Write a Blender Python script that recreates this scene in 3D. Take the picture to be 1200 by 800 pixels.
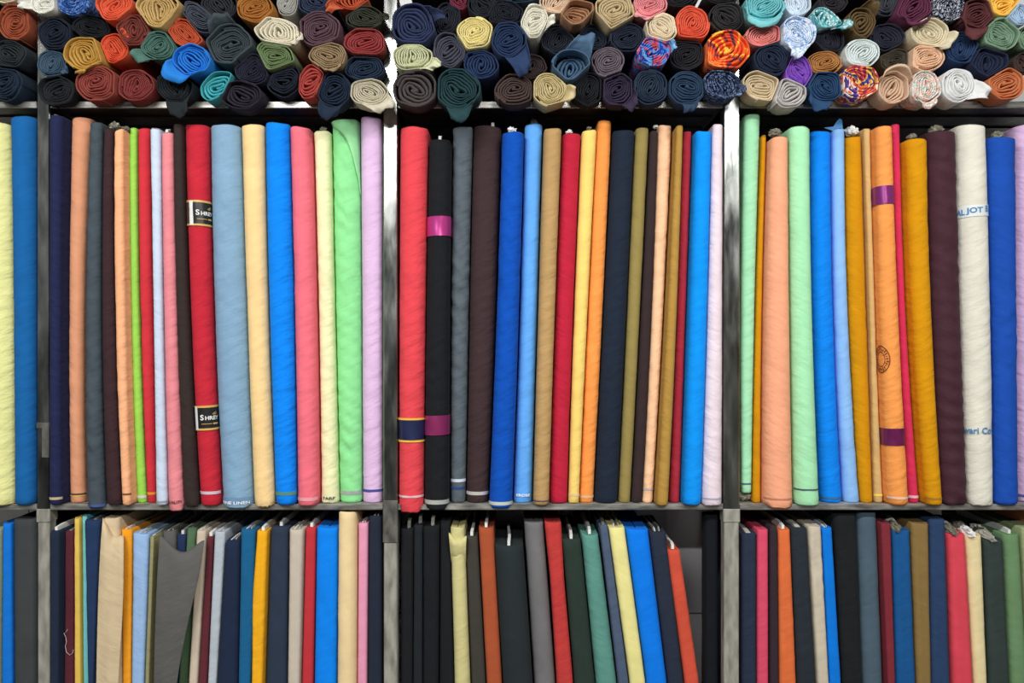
import bpy, math, random
import numpy as np
from mathutils import noise, Vector

# ------------------------------------------------------------------ camera, world, light, exposure
scene = bpy.context.scene
for o in list(bpy.data.objects):
    bpy.data.objects.remove(o, do_unlink=True)
COL = scene.collection
S = 1.0 / 550.0            # metres per photo pixel on the rack's front plane (y = 0)
F = 950.0                  # focal length in photo pixels
D = F * S                  # camera distance from the rack front
CAMZ = 1.45
cam = bpy.data.cameras.new('camera')
cam.sensor_width = 36.0
cam.lens = 36.0 * F / 1200.0
cam.clip_start = 0.01
camo = bpy.data.objects.new('camera', cam)
camo.location = (0, -D, CAMZ)
camo.rotation_euler = (math.pi / 2, 0, 0)
COL.objects.link(camo)
scene.camera = camo

world = bpy.data.worlds.new('world')
scene.world = world
world.use_nodes = True
bg = world.node_tree.nodes['Background']
wn = world.node_tree.nodes
wtc = wn.new('ShaderNodeTexCoord')
wsp = wn.new('ShaderNodeSeparateXYZ')
wrp = wn.new('ShaderNodeValToRGB')       # pale daylight over a dim street
wrp.color_ramp.elements[0].position = 0.46
wrp.color_ramp.elements[0].color = (0.10, 0.10, 0.10, 1)
wrp.color_ramp.elements[1].position = 0.53
wrp.color_ramp.elements[1].color = (0.97, 0.985, 1.0, 1)
wmr = wn.new('ShaderNodeMapRange')
wmr.inputs['From Min'].default_value = -1
world.node_tree.links.new(wtc.outputs['Generated'], wsp.inputs[0])
world.node_tree.links.new(wsp.outputs['Z'], wmr.inputs['Value'])
world.node_tree.links.new(wmr.outputs[0], wrp.inputs['Fac'])
world.node_tree.links.new(wrp.outputs['Color'], bg.inputs[0])
bg.inputs[1].default_value = 0.6

scene.view_settings.view_transform = 'Standard'
scene.view_settings.look = 'None'
scene.view_settings.gamma = 1.0
scene.view_settings.use_curve_mapping = False
scene.view_settings.exposure = -1.12
LAMP_W = 58.0


def px(x, y, dep=0.0):
    """photo pixel -> world point lying at depth dep behind the rack's front plane"""
    k = S * (D + dep) / D
    return Vector(((x - 600) * k, dep, CAMZ + (400 - y) * k))


def wx(x, dep=0.0):
    return (x - 600) * S * (D + dep) / D


def wz(y, dep=0.0):
    return CAMZ + (400 - y) * S * (D + dep) / D


def lin(c):
    return tuple(max(0.004, min(0.93, (v / 255 / 12.92) if v / 255 <= 0.04045 else ((v / 255 + 0.055) / 1.055) ** 2.4)) for v in c)


# ------------------------------------------------------------------ helpers
def new_mat(name):
    m = bpy.data.materials.new(name)
    m.use_nodes = True
    nt = m.node_tree
    return m, nt, nt.nodes['Principled BSDF']


def link(nt, a, b):
    nt.links.new(a, b)


CLOTH = {}


def cloth(rgb, bump=0.35, gloss=0.0, pattern=None):
    key = (tuple(rgb), bump, gloss, pattern)
    if key in CLOTH:
        return CLOTH[key]
    m, nt, b = new_mat('cloth')
    n = nt.nodes
    tc = n.new('ShaderNodeTexCoord')
    slant = 0.5 if (rgb[0] * 7 + rgb[1] * 3 + rgb[2]) % 2 else -0.45
    base = lin(rgb)
    if pattern is None:
        nz = n.new('ShaderNodeTexNoise')
        nz.inputs['Scale'].default_value = 22
        nz.inputs['Detail'].default_value = 4
        link(nt, tc.outputs['Object'], nz.inputs['Vector'])
        r = n.new('ShaderNodeValToRGB')
        r.color_ramp.elements[0].position = 0.3
        r.color_ramp.elements[1].position = 0.7
        r.color_ramp.elements[0].color = tuple(v * 0.93 for v in base) + (1,)
        r.color_ramp.elements[1].color = tuple(min(0.95, v * 1.05) for v in base) + (1,)
        link(nt, nz.outputs['Fac'], r.inputs['Fac'])
    else:
        pal, scale = pattern
        nz = n.new('ShaderNodeTexNoise')
        nz.inputs['Scale'].default_value = scale
        nz.inputs['Detail'].default_value = 2.5
        nz.inputs['Distortion'].default_value = 0.6
        link(nt, tc.outputs['Object'], nz.inputs['Vector'])
        r = n.new('ShaderNodeValToRGB')
        cr = r.color_ramp
        cr.interpolation = 'CONSTANT'
        while len(cr.elements) < len(pal):
            cr.elements.new(0.5)
        for i, c in enumerate(pal):
            cr.elements[i].position = 0.0 if i == 0 else 0.34 + 0.34 * i / len(pal)
            cr.elements[i].color = lin(c) + (1,)
        link(nt, nz.outputs['Fac'], r.inputs['Fac'])
    link(nt, r.outputs['Color'], b.inputs['Base Color'])
    b.inputs['Roughness'].default_value = 0.9 - gloss
    b.inputs['Specular IOR Level'].default_value = 0.14 + gloss * 0.6
    b.inputs['Sheen Weight'].default_value = 0.02
    b.inputs['Sheen Roughness'].default_value = 0.5
    # fine crease and weave relief
    mp = n.new('ShaderNodeMapping')
    mp.vector_type = 'TEXTURE'
    mp.inputs['Rotation'].default_value = (0, slant, 0)
    mp.inputs['Scale'].default_value = (1 / 26, 1 / 26, 1 / 75)
    link(nt, tc.outputs['Object'], mp.inputs['Vector'])
    n2 = n.new('ShaderNodeTexNoise')
    n2.inputs['Scale'].default_value = 1.0
    n2.inputs['Detail'].default_value = 5
    link(nt, mp.outputs['Vector'], n2.inputs['Vector'])
    mp2 = n.new('ShaderNodeMapping')
    mp2.vector_type = 'TEXTURE'
    mp2.inputs['Rotation'].default_value = (0, slant * 1.3, 0)
    mp2.inputs['Scale'].default_value = (1 / 9, 1 / 9, 1 / 34)
    link(nt, tc.outputs['Object'], mp2.inputs['Vector'])
    n3 = n.new('ShaderNodeTexNoise')          # a few long sharp pulls in the cloth
    n3.noise_type = 'RIDGED_MULTIFRACTAL'
    n3.inputs['Scale'].default_value = 1.0
    n3.inputs['Detail'].default_value = 1.5
    link(nt, mp2.outputs['Vector'], n3.inputs['Vector'])
    ad = n.new('ShaderNodeMath')
    ad.operation = 'MULTIPLY_ADD'
    ad.inputs[1].default_value = 0.6
    link(nt, n3.outputs['Fac'], ad.inputs[0])
    link(nt, n2.outputs['Fac'], ad.inputs[2])
    bp = n.new('ShaderNodeBump')
    bp.inputs['Strength'].default_value = bump
    bp.inputs['Distance'].default_value = 0.008
    link(nt, ad.outputs[0], bp.inputs['Height'])
    link(nt, bp.outputs['Normal'], b.inputs['Normal'])
    CLOTH[key] = m
    return m


PLAIN = {}


def plain(rgb, rough=0.6, metal=0.0, alpha=1.0, trans=0.0):
    key = (tuple(rgb), rough, metal, alpha, trans)
    if key in PLAIN:
        return PLAIN[key]
    m, nt, b = new_mat('surface')
    n = nt.nodes
    nz = n.new('ShaderNodeTexNoise')
    nz.inputs['Scale'].default_value = 35
    tc = n.new('ShaderNodeTexCoord')
    link(nt, tc.outputs['Object'], nz.inputs['Vector'])
    r = n.new('ShaderNodeValToRGB')
    base = lin(rgb)
    r.color_ramp.elements[0].color = tuple(v * 0.9 for v in base) + (1,)
    r.color_ramp.elements[1].color = tuple(min(.95, v * 1.08) for v in base) + (1,)
    link(nt, nz.outputs['Fac'], r.inputs['Fac'])
    link(nt, r.outputs['Color'], b.inputs['Base Color'])
    b.inputs['Roughness'].default_value = rough
    b.inputs['Metallic'].default_value = metal
    b.inputs['Transmission Weight'].default_value = trans
    b.inputs['Alpha'].default_value = alpha
    PLAIN[key] = m
    return m


def steel_mat(name, c0, c1, metal, r0, r1, scale=(40, 40, 9)):
    m, nt, b = new_mat(name)
    n = nt.nodes
    tc = n.new('ShaderNodeTexCoord')
    mp = n.new('ShaderNodeMapping')
    mp.inputs['Scale'].default_value = scale
    link(nt, tc.outputs['Object'], mp.inputs['Vector'])
    nz = n.new('ShaderNodeTexNoise')
    nz.inputs['Scale'].default_value = 1.0
    nz.inputs['Detail'].default_value = 6
    link(nt, mp.outputs['Vector'], nz.inputs['Vector'])
    r = n.new('ShaderNodeValToRGB')
    r.color_ramp.elements[0].position = 0.32
    r.color_ramp.elements[1].position = 0.62
    r.color_ramp.elements[0].color = lin(c0) + (1,)
    r.color_ramp.elements[1].color = lin(c1) + (1,)
    link(nt, nz.outputs['Fac'], r.inputs['Fac'])
    link(nt, r.outputs['Color'], b.inputs['Base Color'])
    mr = n.new('ShaderNodeMapRange')
    mr.inputs['From Min'].default_value = 0.3
    mr.inputs['From Max'].default_value = 0.7
    mr.inputs['To Min'].default_value = r0
    mr.inputs['To Max'].default_value = r1
    link(nt, nz.outputs['Fac'], mr.inputs['Value'])
    link(nt, mr.outputs['Result'], b.inputs['Roughness'])
    b.inputs['Metallic'].default_value = metal
    bp = n.new('ShaderNodeBump')
    bp.inputs['Strength'].default_value = 0.18
    bp.inputs['Distance'].default_value = 0.002
    link(nt, nz.outputs['Fac'], bp.inputs['Height'])
    link(nt, bp.outputs['Normal'], b.inputs['Normal'])
    return m


STEEL = steel_mat('stainless_steel', (104, 108, 105), (160, 163, 160), 0.95, 0.1, 0.3)
DULL_STEEL = steel_mat('dull_steel', (128, 128, 120), (172, 171, 160), 0.25, 0.45, 0.7, (60, 60, 18))
SLEEVE = steel_mat('tarnished_steel', (84, 84, 80), (120, 120, 114), 0.5, 0.35, 0.6, (60, 60, 30))
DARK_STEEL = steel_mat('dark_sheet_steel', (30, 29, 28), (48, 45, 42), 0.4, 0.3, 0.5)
LIP_STEEL = steel_mat('lip_steel', (104, 104, 100), (186, 186, 180), 0.6, 0.2, 0.5, (14, 60, 60))
SHELF_STEEL = steel_mat('shelf_steel', (165, 166, 160), (215, 215, 208), 0.6, 0.25, 0.5, (12, 60, 60))


def mesh_obj(name, verts, faces, mat, parent=None, smooth=True):
    me = bpy.data.meshes.new(name)
    me.from_pydata([tuple(v) for v in verts], [], faces)
    me.materials.append(mat)
    if smooth:
        me.polygons.foreach_set('use_smooth', [True] * len(me.polygons))
    me.update()
    o = bpy.data.objects.new(name, me)
    COL.objects.link(o)
    if parent is not None:
        o.parent = parent
    return o


def root(name, loc, label, cat, group=None):
    o = bpy.data.objects.new(name, None)
    o.empty_display_size = 0.02
    o.location = loc
    COL.objects.link(o)
    o['label'] = label
    o['category'] = cat
    if group:
        o['group'] = group
    return o


class MB:
    def __init__(self):
        self.v = []
        self.f = []

    def box(self, x0, x1, y0, y1, z0, z1, bev=0.0):
        """box with chamfered edges"""
        if bev <= 0:
            i = len(self.v)
            self.v += [(x, y, z) for z in (z0, z1) for y in (y0, y1) for x in (x0, x1)]
            self.f += [[i + k for k in q] for q in ((0, 2, 3, 1), (4, 5, 7, 6), (0, 1, 5, 4), (2, 6, 7, 3), (0, 4, 6, 2), (1, 3, 7, 5))]
            return
        b = bev
        prof = [(x0 + b, y0), (x1 - b, y0), (x1, y0 + b), (x1, y1 - b), (x1 - b, y1), (x0 + b, y1), (x0, y1 - b), (x0, y0 + b)]
        ins = [(x0 + b, y0 + b), (x1 - b, y0 + b), (x1 - b, y0 + b), (x1 - b, y1 - b), (x1 - b, y1 - b), (x0 + b, y1 - b), (x0 + b, y1 - b), (x0 + b, y0 + b)]
        i = len(self.v)
        for pr, z in ((ins, z0), (prof, z0 + b), (prof, z1 - b), (ins, z1)):
            self.v += [(p[0], p[1], z) for p in pr]
        for k in range(3):
            for j in range(8):
                a, c = i + k * 8 + j, i + k * 8 + (j + 1) % 8
                self.f.append([a, c, c + 8, a + 8])
        self.f.append([i + j for j in range(7, -1, -1)])
        self.f.append([i + 24 + j for j in range(8)])

    def build(self, name, mat, parent=None, smooth=False):
        return mesh_obj(name, self.v, self.f, mat, parent, smooth)


def off(vs, o):
    return [(v[0] - o[0], v[1] - o[1], v[2] - o[2]) for v in vs]


# ------------------------------------------------------------------ the room
BACK_Y = 0.37
X0, X1 = -2.9, 2.9


def tile_wall():
    m, nt, b = new_mat('pale_wall_panels')
    n = nt.nodes
    tc = n.new('ShaderNodeTexCoord')
    mp = n.new('ShaderNodeMapping')
    mp.inputs['Rotation'].default_value = (math.pi / 2, 0, 0)
    mp.inputs['Location'].default_value = (0.05, 0.147, 0)
    link(nt, tc.outputs['Object'], mp.inputs['Vector'])
    br = n.new('ShaderNodeTexBrick')
    br.offset = 0
    br.inputs['Scale'].default_value = 1.0
    br.inputs['Brick Width'].default_value = 0.6
    br.inputs['Row Height'].default_value = 0.3
    br.inputs['Mortar Size'].default_value = 0.002
    br.inputs['Color1'].default_value = lin((240, 241, 242)) + (1,)
    br.inputs['Color2'].default_value = lin((236, 238, 240)) + (1,)
    br.inputs['Mortar'].default_value = lin((120, 120, 120)) + (1,)
    link(nt, mp.outputs['Vector'], br.inputs['Vector'])
    link(nt, br.outputs['Color'], b.inputs['Base Color'])
    b.inputs['Roughness'].default_value = 0.35
    return m


def structure(name, b, mat):
    mb = MB()
    mb.box(*b)
    o = mb.build(name, mat)
    o['kind'] = 'structure'
    return o


structure('floor', (X0, X1, -4.6, BACK_Y, -0.1, 0.0), plain((112, 106, 98), 0.5))
structure('ceiling', (X0, X1, -4.6, BACK_Y + 0.1, 2.95, 3.05), plain((232, 232, 228), 0.8))
structure('wall_back', (X0, X1, BACK_Y, BACK_Y + 0.1, 0.0, 2.95), tile_wall())

DOOR = (-1.15, 1.55, 2.12)      # the open shop front lets the daylight in
mb = MB()
mb.box(X0, DOOR[0], -4.7, -4.6, 0.0, 2.95)
mb.box(DOOR[1], X1, -4.7, -4.6, 0.0, 2.95)
mb.box(DOOR[0], DOOR[1], -4.7, -4.6, DOOR[2], 2.95)
wf = mb.build('wall_front', plain((196, 202, 192), 0.5))
wf['kind'] = 'structure'


def boards():
    m, nt, b = new_mat('brown_boards')
    n = nt.nodes
    tc = n.new('ShaderNodeTexCoord')
    wv = n.new('ShaderNodeTexWave')
    wv.inputs['Scale'].default_value = 3.2
    wv.inputs['Distortion'].default_value = 0.4
    link(nt, tc.outputs['Object'], wv.inputs['Vector'])
    r = n.new('ShaderNodeValToRGB')
    r.color_ramp.elements[0].color = lin((74, 52, 44)) + (1,)
    r.color_ramp.elements[1].color = lin((168, 138, 120)) + (1,)
    link(nt, wv.outputs['Fac'], r.inputs['Fac'])
    link(nt, r.outputs['Color'], b.inputs['Base Color'])
    b.inputs['Roughness'].default_value = 0.6
    return m


structure('trim_1', (X0, DOOR[0], -4.6, -4.56, 1.22, 2.12), boards())
structure('trim_2', (DOOR[1], X1, -4.6, -4.56, 1.22, 2.12), boards())
structure('trim_3', (X0, X1, -4.6, -4.54, 2.12, 2.7), plain((48, 58, 70), 0.5))


def emissive(name, c, s):
    m, nt, b = new_mat(name)
    b.inputs['Emission Color'].default_value = c + (1,)
    b.inputs['Emission Strength'].default_value = s
    return m


TUBE = emissive('lit_tube', (1.0, 0.98, 0.94), 3.0)
for i, (lx, ly) in enumerate([(-0.95, -1.6), (0.7, -1.6), (-0.95, -3.1), (0.7, -3.1)]):
    lamp = root('ceiling_light', (lx, ly, 2.65), ['white tube lamp hung from the ceiling over the pastel bolts', 'white tube lamp hung from the ceiling over the ochre bolts',
                'white tube lamp hung from the ceiling near the street over the pastel bolts', 'white tube lamp hung from the ceiling near the street over the ochre bolts'][i], 'lamp', 'ceiling tube lamps')
    mb = MB()
    mb.box(-0.62, 0.62, -0.05, 0.05, -0.035, 0.0, 0.006)
    mb.build('housing', plain((225, 225, 225), 0.4), lamp)
    for rx_ in (-0.45, 0.45):
        mb = MB()
        mb.box(rx_ - .006, rx_ + .006, -.006, .006, -0.002, 0.30, .002)
        mb.build('hanging_rod', plain((200, 200, 200), .4, .5), lamp)
    vs, fs = [], []
    for k in range(13):
        for j in range(10):
            a = 2 * math.pi * j / 10
            vs.append((-0.58 + 1.16 * k / 12, 0.016 * math.cos(a), -0.055 + 0.016 * math.sin(a)))
    for k in range(12):
        for j in range(10):
            fs.append([k * 10 + j, k * 10 + (j + 1) % 10, k * 10 + 10 + (j + 1) % 10, k * 10 + 10 + j])
    mesh_obj('tube', vs, fs, TUBE, lamp)
    ld = bpy.data.lights.new('tube_light', 'AREA')
    ld.shape = 'RECTANGLE'
    ld.size = 1.16
    ld.size_y = 0.06
    ld.energy = LAMP_W
    ld.color = (1.0, 0.98, 0.95)
    lo = bpy.data.objects.new('tube_light', ld)
    lo.location = (0, 0.012, -0.080)
    lo.rotation_euler = (math.radians(28), 0, 0)
    COL.objects.link(lo)
    lo.parent = lamp

# ------------------------------------------------------------------ the shelving rack
POSTS = [(-372, -354), (43, 58), (449, 466), (848, 867), (1262, 1281)]
BAYS = [(POSTS[i][1], POSTS[i + 1][0]) for i in range(4)]
UP_TOP, UP_BOT = 118.5, 126.5        # lip of the upper shelf
MID_TOP, MID_BOT = 590.5, 597.5    # lip of the middle shelf
LOW_TOP = 1035
SHADE_ROW = -52  # row of the added, unseen light-blocking sheet; posts end just above it
RACK_D = 0.34
rack = root('shelving_rack', (0, 0.2, 0), 'stainless steel shelving rack holding every fabric roll and bolt in the shop', 'shelf')
RO = rack.location


def part(mb, name, mat, parent=rack):
    mb.v = off(mb.v, RO if parent is rack else (0, 0, 0))
    return mb.build(name, mat, parent)


Z_LEG = wz(606)
for i, (a, b) in enumerate(POSTS):
    xa, xb = wx(a), wx(b)
    mb = MB()
    mb.box(xa, xb, 0.0, 0.03, Z_LEG, wz(SHADE_ROW) + 0.02, 0.0022)
    post = part(mb, 'post', STEEL)
    mb = MB()
    mb.box(xa + 0.0012, xb - 0.0012, 0.001, 0.029, 0.0, Z_LEG, 0.0022)
    part(mb, 'leg', DULL_STEEL)
    mb = MB()   # sleeve clamping post to leg at the middle shelf
    mb.box(xa - 0.0006, xb + 0.0006, -0.0012, 0.031, wz(636 if i == 2 else 612), wz(586 if i == 2 else 596), 0.0015)
    part(mb, 'sleeve', SLEEVE if i == 2 else DULL_STEEL)
    if i == 1:
        mb = MB()
        mb.box(xa - 0.0008, xb + 0.0008, -0.0016, 0.031, wz(502), wz(495), 0.0012)
        mb.box(xa + 0.012, xb + 0.0004, -0.003, 0.0, wz(536), wz(495), 0.001)
        part(mb, 'latch', SLEEVE)

for bi, (a, b) in enumerate(BAYS):
    xa, xb = wx(a) + 0.0008, wx(b) - 0.0008
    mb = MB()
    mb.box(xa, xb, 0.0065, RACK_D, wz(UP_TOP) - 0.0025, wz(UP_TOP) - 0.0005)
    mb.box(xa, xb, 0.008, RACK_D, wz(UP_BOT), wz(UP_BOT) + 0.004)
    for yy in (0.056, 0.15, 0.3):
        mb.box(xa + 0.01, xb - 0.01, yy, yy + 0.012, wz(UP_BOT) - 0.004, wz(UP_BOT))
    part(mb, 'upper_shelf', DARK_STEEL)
    mb = MB()
    mb.box(xa, xb, 0.0005, 0.0065, wz(UP_BOT), wz(UP_TOP), 0.0012)
    part(mb, 'shelf_lip', LIP_STEEL)
    mb = MB()
    mb.box(xa, xb, 0.0065, RACK_D, wz(MID_TOP) - 0.003, wz(MID_TOP) - 0.0005)
    part(mb, 'middle_shelf', SHELF_STEEL)
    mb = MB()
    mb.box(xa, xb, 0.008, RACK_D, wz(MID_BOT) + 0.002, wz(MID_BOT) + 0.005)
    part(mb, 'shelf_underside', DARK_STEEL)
    mb = MB()
    mb.box(xa, xb, 0.0005, 0.0065, wz(MID_BOT), wz(MID_TOP), 0.0014)
    part(mb, 'shelf_lip', LIP_STEEL)
    mb = MB()
    mb.box(xa, xb, 0.002, RACK_D, wz(LOW_TOP) - 0.02, wz(LOW_TOP) - 0.0005, 0.002)
    part(mb, 'lower_shelf', SHELF_STEEL)
    mb = MB()
    mb.box(xa, xb, 0.002, RACK_D, wz(SHADE_ROW), wz(SHADE_ROW) + 0.012, 0.002)  # unseen sheet added over the rolls to keep light from above out
    part(mb, 'top_light_block', DARK_STEEL)
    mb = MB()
    mb.box(xa - 0.0175, xb + 0.0175, RACK_D, RACK_D + 0.004, wz(UP_BOT), wz(SHADE_ROW) + 0.012)  # added dark sheet, its colour stands in for shade between the rolls
    part(mb, 'gap_shade_sheet', DARK_STEEL)


# ------------------------------------------------------------------ rolled fabrics on the top shelf
def spiral(style, nl, rng):
    """centre line of the wound cloth in the unit disc, with pitch"""
    pts = []
    pitch = 1.0 / nl
    if style == 'S':
        turns = nl / 2.0
        arm = []
        n = int(turns * 30)
        for i in range(n + 1):
            t = i / n
            th = 2 * math.pi * turns * (t ** 0.75)
            r = 2 * pitch * th / (2 * math.pi)
            arm.append((r * math.cos(th), r * math.sin(th)))
        pts = [(-x, -y) for x, y in reversed(arm[1:])] + arm
    else:
        turns = nl - 0.3
        n = int(turns * 30)
        for i in range(n + 1):
            t = i / n
            th = 2 * math.pi * (0.15 + turns * t ** 0.8)
            r = pitch * th / (2 * math.pi)
            pts.append((r * math.cos(th), r * math.sin(th)))
    ph = rng.random() * math.pi
    k = rng.uniform(0.25, 0.5) if style == 'S' else rng.uniform(0.35, 0.6)
    wb = rng.uniform(0.05, 0.16)
    c, s = math.cos(ph), math.sin(ph)
    out = []
    for x, y in pts:
        r = math.hypot(x, y)
        e = math.exp(-r * r / 0.3)
        g = (r + k * math.tanh(r / 0.16) * (1 - min(1, r))) / max(r, 1e-6)
        x2, y2 = x * g, y
        y2 += wb * e * math.sin(3.4 * x2 + ph * 3)
        out.append((x2 * c - y2 * s, x2 * s + y2 * c))
    return out, pitch


def ribbon(pts, half, warp, front, ybreaks, clampf, wobble, V, Fc, close_ends=True):
    """sweep a cloth strip along pts and push it back along +y"""
    n = len(pts)
    base = len(V)
    w = [warp(p) for p in pts]
    nr = 2 + len(ybreaks)
    for i in range(n):
        a, b = w[max(0, i - 1)], w[min(n - 1, i + 1)]
        tx, tz = b[0] - a[0], b[1] - a[1]
        l = math.hypot(tx, tz) or 1e-9
        nx, nz = -tz / l, tx / l
        h = half(i) if callable(half) else half
        yf = front + wobble(i, w[i])
        for r in range(nr):
            hh = h * 0.22 if r == 0 else h
            y = yf if r == 0 else (yf + 0.0032 if r == 1 else ybreaks[r - 2])
            for sgn in (1, -1):
                V.append(clampf(w[i][0] + nx * hh * sgn, y, w[i][1] + nz * hh * sgn))
    st = nr * 2
    for i in range(n - 1):
        p, q = base + i * st, base + (i + 1) * st
        Fc.append([p, p + 1, q + 1, q])
        for r in range(nr - 1):
            Fc.append([p + 2 * r, q + 2 * r, q + 2 * r + 2, p + 2 * r + 2])
            Fc.append([p + 2 * r + 1, p + 2 * r + 3, q + 2 * r + 3, q + 2 * r + 1])
    for e in (base, base + (n - 1) * st):
        for r in range(nr - 1):
            Fc.append([e + 2 * r, e + 2 * r + 2, e + 2 * r + 3, e + 2 * r + 1])


UPZ = wz(UP_TOP)


GROW = 1.07


def roll_front(idx):
    return ROLLS[idx][8].get('y', random.Random(1000 + idx * 7).uniform(-0.050, -0.016))


def ellipse_r(idx, ang):
    r = ROLLS[idx]
    k = S * (D + roll_front(idx)) / D * 0.985 * GROW
    t = ang + math.radians(r[4])
    A, B = r[2] * k, r[3] * k
    return A * B / math.hypot(B * math.cos(t), A * math.sin(t))


def press_planes(idx):
    """where touching rolls flatten each other: unit normals and distances from this roll's middle"""
    ci = px(ROLLS[idx][0], ROLLS[idx][1], roll_front(idx))
    out = []
    for j in range(len(ROLLS)):
        if j == idx:
            continue
        cj = px(ROLLS[j][0], ROLLS[j][1], roll_front(j))
        dx, dz = cj[0] - ci[0], cj[2] - ci[2]
        d = math.hypot(dx, dz)
        if d > 0.13:
            continue
        an = math.atan2(dz, dx)
        ri, rj = ellipse_r(idx, an), ellipse_r(j, an + math.pi)
        if ri + rj > d:
            out.append((dx / d, dz / d, d * ri / (ri + rj) - 0.0004))
    return out


def make_roll(idx, px_, py_, rx, ry, rot, style, rgb, label, o):
    rng = random.Random(1000 + idx * 7)
    yf = o.get('y', rng.uniform(-0.050, -0.016))
    assert abs(yf - roll_front(idx)) < 1e-9
    cen = px(px_, py_, yf)
    sc = S * (D + yf) / D
    A, B = rx * sc * 0.985 * GROW, ry * sc * 0.985 * GROW
    planes = press_planes(idx)
    minr0 = min(A, B)
    ca, sa = math.cos(math.radians(rot)), -math.sin(math.radians(rot))
    bay = 0 if px_ < 44 else 1 if px_ < 457 else 2 if px_ < 860 else 3
    bl, br = wx(BAYS[bay][0]) + 0.002, wx(BAYS[bay][1]) - 0.002
    p1, p2, p3 = [rng.uniform(0, 6.28) for _ in range(3)]
    a3, a5 = rng.uniform(0.0, 0.035), rng.uniform(0.01, 0.03)
    sd = rng.uniform(0, 50)

    def warp(p):
        x, y = p
        an = math.atan2(y, x)
        r = math.hypot(x, y)
        m = 1 + r * (a3 * math.sin(3 * an + p1) + a5 * math.sin(5 * an + p2) + 0.012 * math.sin(8 * an + p3))
        nv = noise.noise_vector((x * 1.3 + sd, y * 1.3, sd * 0.7))
        x, y = x * m + 0.07 * nv[0] * (1.2 - r), y * m + 0.07 * nv[1] * (1.2 - r)
        nv = noise.noise_vector((x * 3.6 + sd, y * 3.6, sd * 1.9))
        x, y = x + 0.042 * nv[0] * min(1, 1.4 - r), y + 0.042 * nv[1] * min(1, 1.4 - r)
        X, Z = x * A, y * B
        X, Z = X * ca - Z * sa, X * sa + Z * ca
        L = math.hypot(X, Z)
        if L < 1e-7:
            return (X, Z)
        ux, uz = X / L, Z / L
        Rr = L / max(r, 1e-4) * (1.0 + (0.052 * minr0) / max(A, B))
        q = 1.0
        for (nx, nz, h) in planes:
            c = nx * ux + nz * uz
            if c > 0.05:
                q = min(q, h / c / Rr)
        q = max(q, 0.35)
        k = 1 - (1 - q) * min(1.0, r) ** 0.8
        return (X * k, Z * k)

    def clampf(x, y, z):
        gx, gz = cen[0] + x, cen[2] + z
        if y > -0.002:
            gx = min(max(gx, bl), br)
            gz = max(gz, UPZ + 0.0006 + (0.0002 if gz < UPZ else 0))
        return (gx - cen[0], y - yf, gz - cen[2])

    brk = [-0.005, -0.0012, 0.325] if yf < -0.009 else [yf + 0.02, 0.325]
    rec = o.get('rec', rng.uniform(-0.006, 0.010))
    nl = o.get('nl', rng.choice([5.2, 5.8, 6.6]))
    if min(rx, ry) < 12:
        nl = min(nl, 4.4)
    pts, pitch = spiral(style, nl, rng)
    lim = 0.86
    pts = [(x * lim, y * lim) for x, y in pts]
    minr = min(A, B)
    wpts = np.array([warp(p) for p in pts])
    dm = np.hypot(wpts[:, None, 0] - wpts[None, :, 0], wpts[:, None, 1] - wpts[None, :, 1])
    ii = np.arange(len(pts))
    arc = np.concatenate([[0], np.cumsum(np.hypot(*(wpts[1:] - wpts[:-1]).T))])
    dm[np.abs(arc[:, None] - arc[None, :]) < pitch * minr * 2.6] = 9
    hws = np.minimum(dm.min(axis=1) * 0.40, pitch * minr * 0.39)
    hws = np.convolve(np.pad(hws, 3, mode='edge'), np.ones(7) / 7, mode='valid')

    def hw(i):
        return float(hws[i])
    mat = cloth(rgb, 0.3, o.get('gl', 0.0), o.get('pat'))
    n = len(pts)

    def wob(i, w):
        r = math.hypot(w[0], w[1]) / max(A, B)
        return rec * (1 - 0.5 * r) + 0.0055 * noise.noise((i * 0.09, sd, 3.1)) + 0.002 * noise.noise((i * 0.5, sd, 9.1))

    V, Fc = [], []
    ribbon(pts, hw, warp, yf, brk, clampf, wob, V, Fc)
    V = [(v[0], v[1], v[2]) for v in V]
    th0 = o.get('th', rng.uniform(0, 6.28))
    wp = []
    m = 52
    for i in range(m + 1):
        t = i / m
        th = th0 + t * 2 * math.pi * 1.08
        r = 0.915 + 0.065 * t
        wp.append((r * math.cos(th), r * math.sin(th)))
    hw2 = 0.052 * minr

    def wob2(i, w):
        return o.get('lip', 0.0) + 0.004 * noise.noise((i * 0.15, sd, 5.5))

    V2, F2 = [], []
    ribbon(wp, hw2, warp, yf, brk, clampf, wob2, V2, F2)
    r = root('fabric_roll', cen, label, 'fabric roll', 'rolled fabrics stacked on the top shelf')
    mesh_obj('wound_layers', V, Fc, mat, r)
    mesh_obj('outer_wrap', V2, F2, mat, r)
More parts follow.
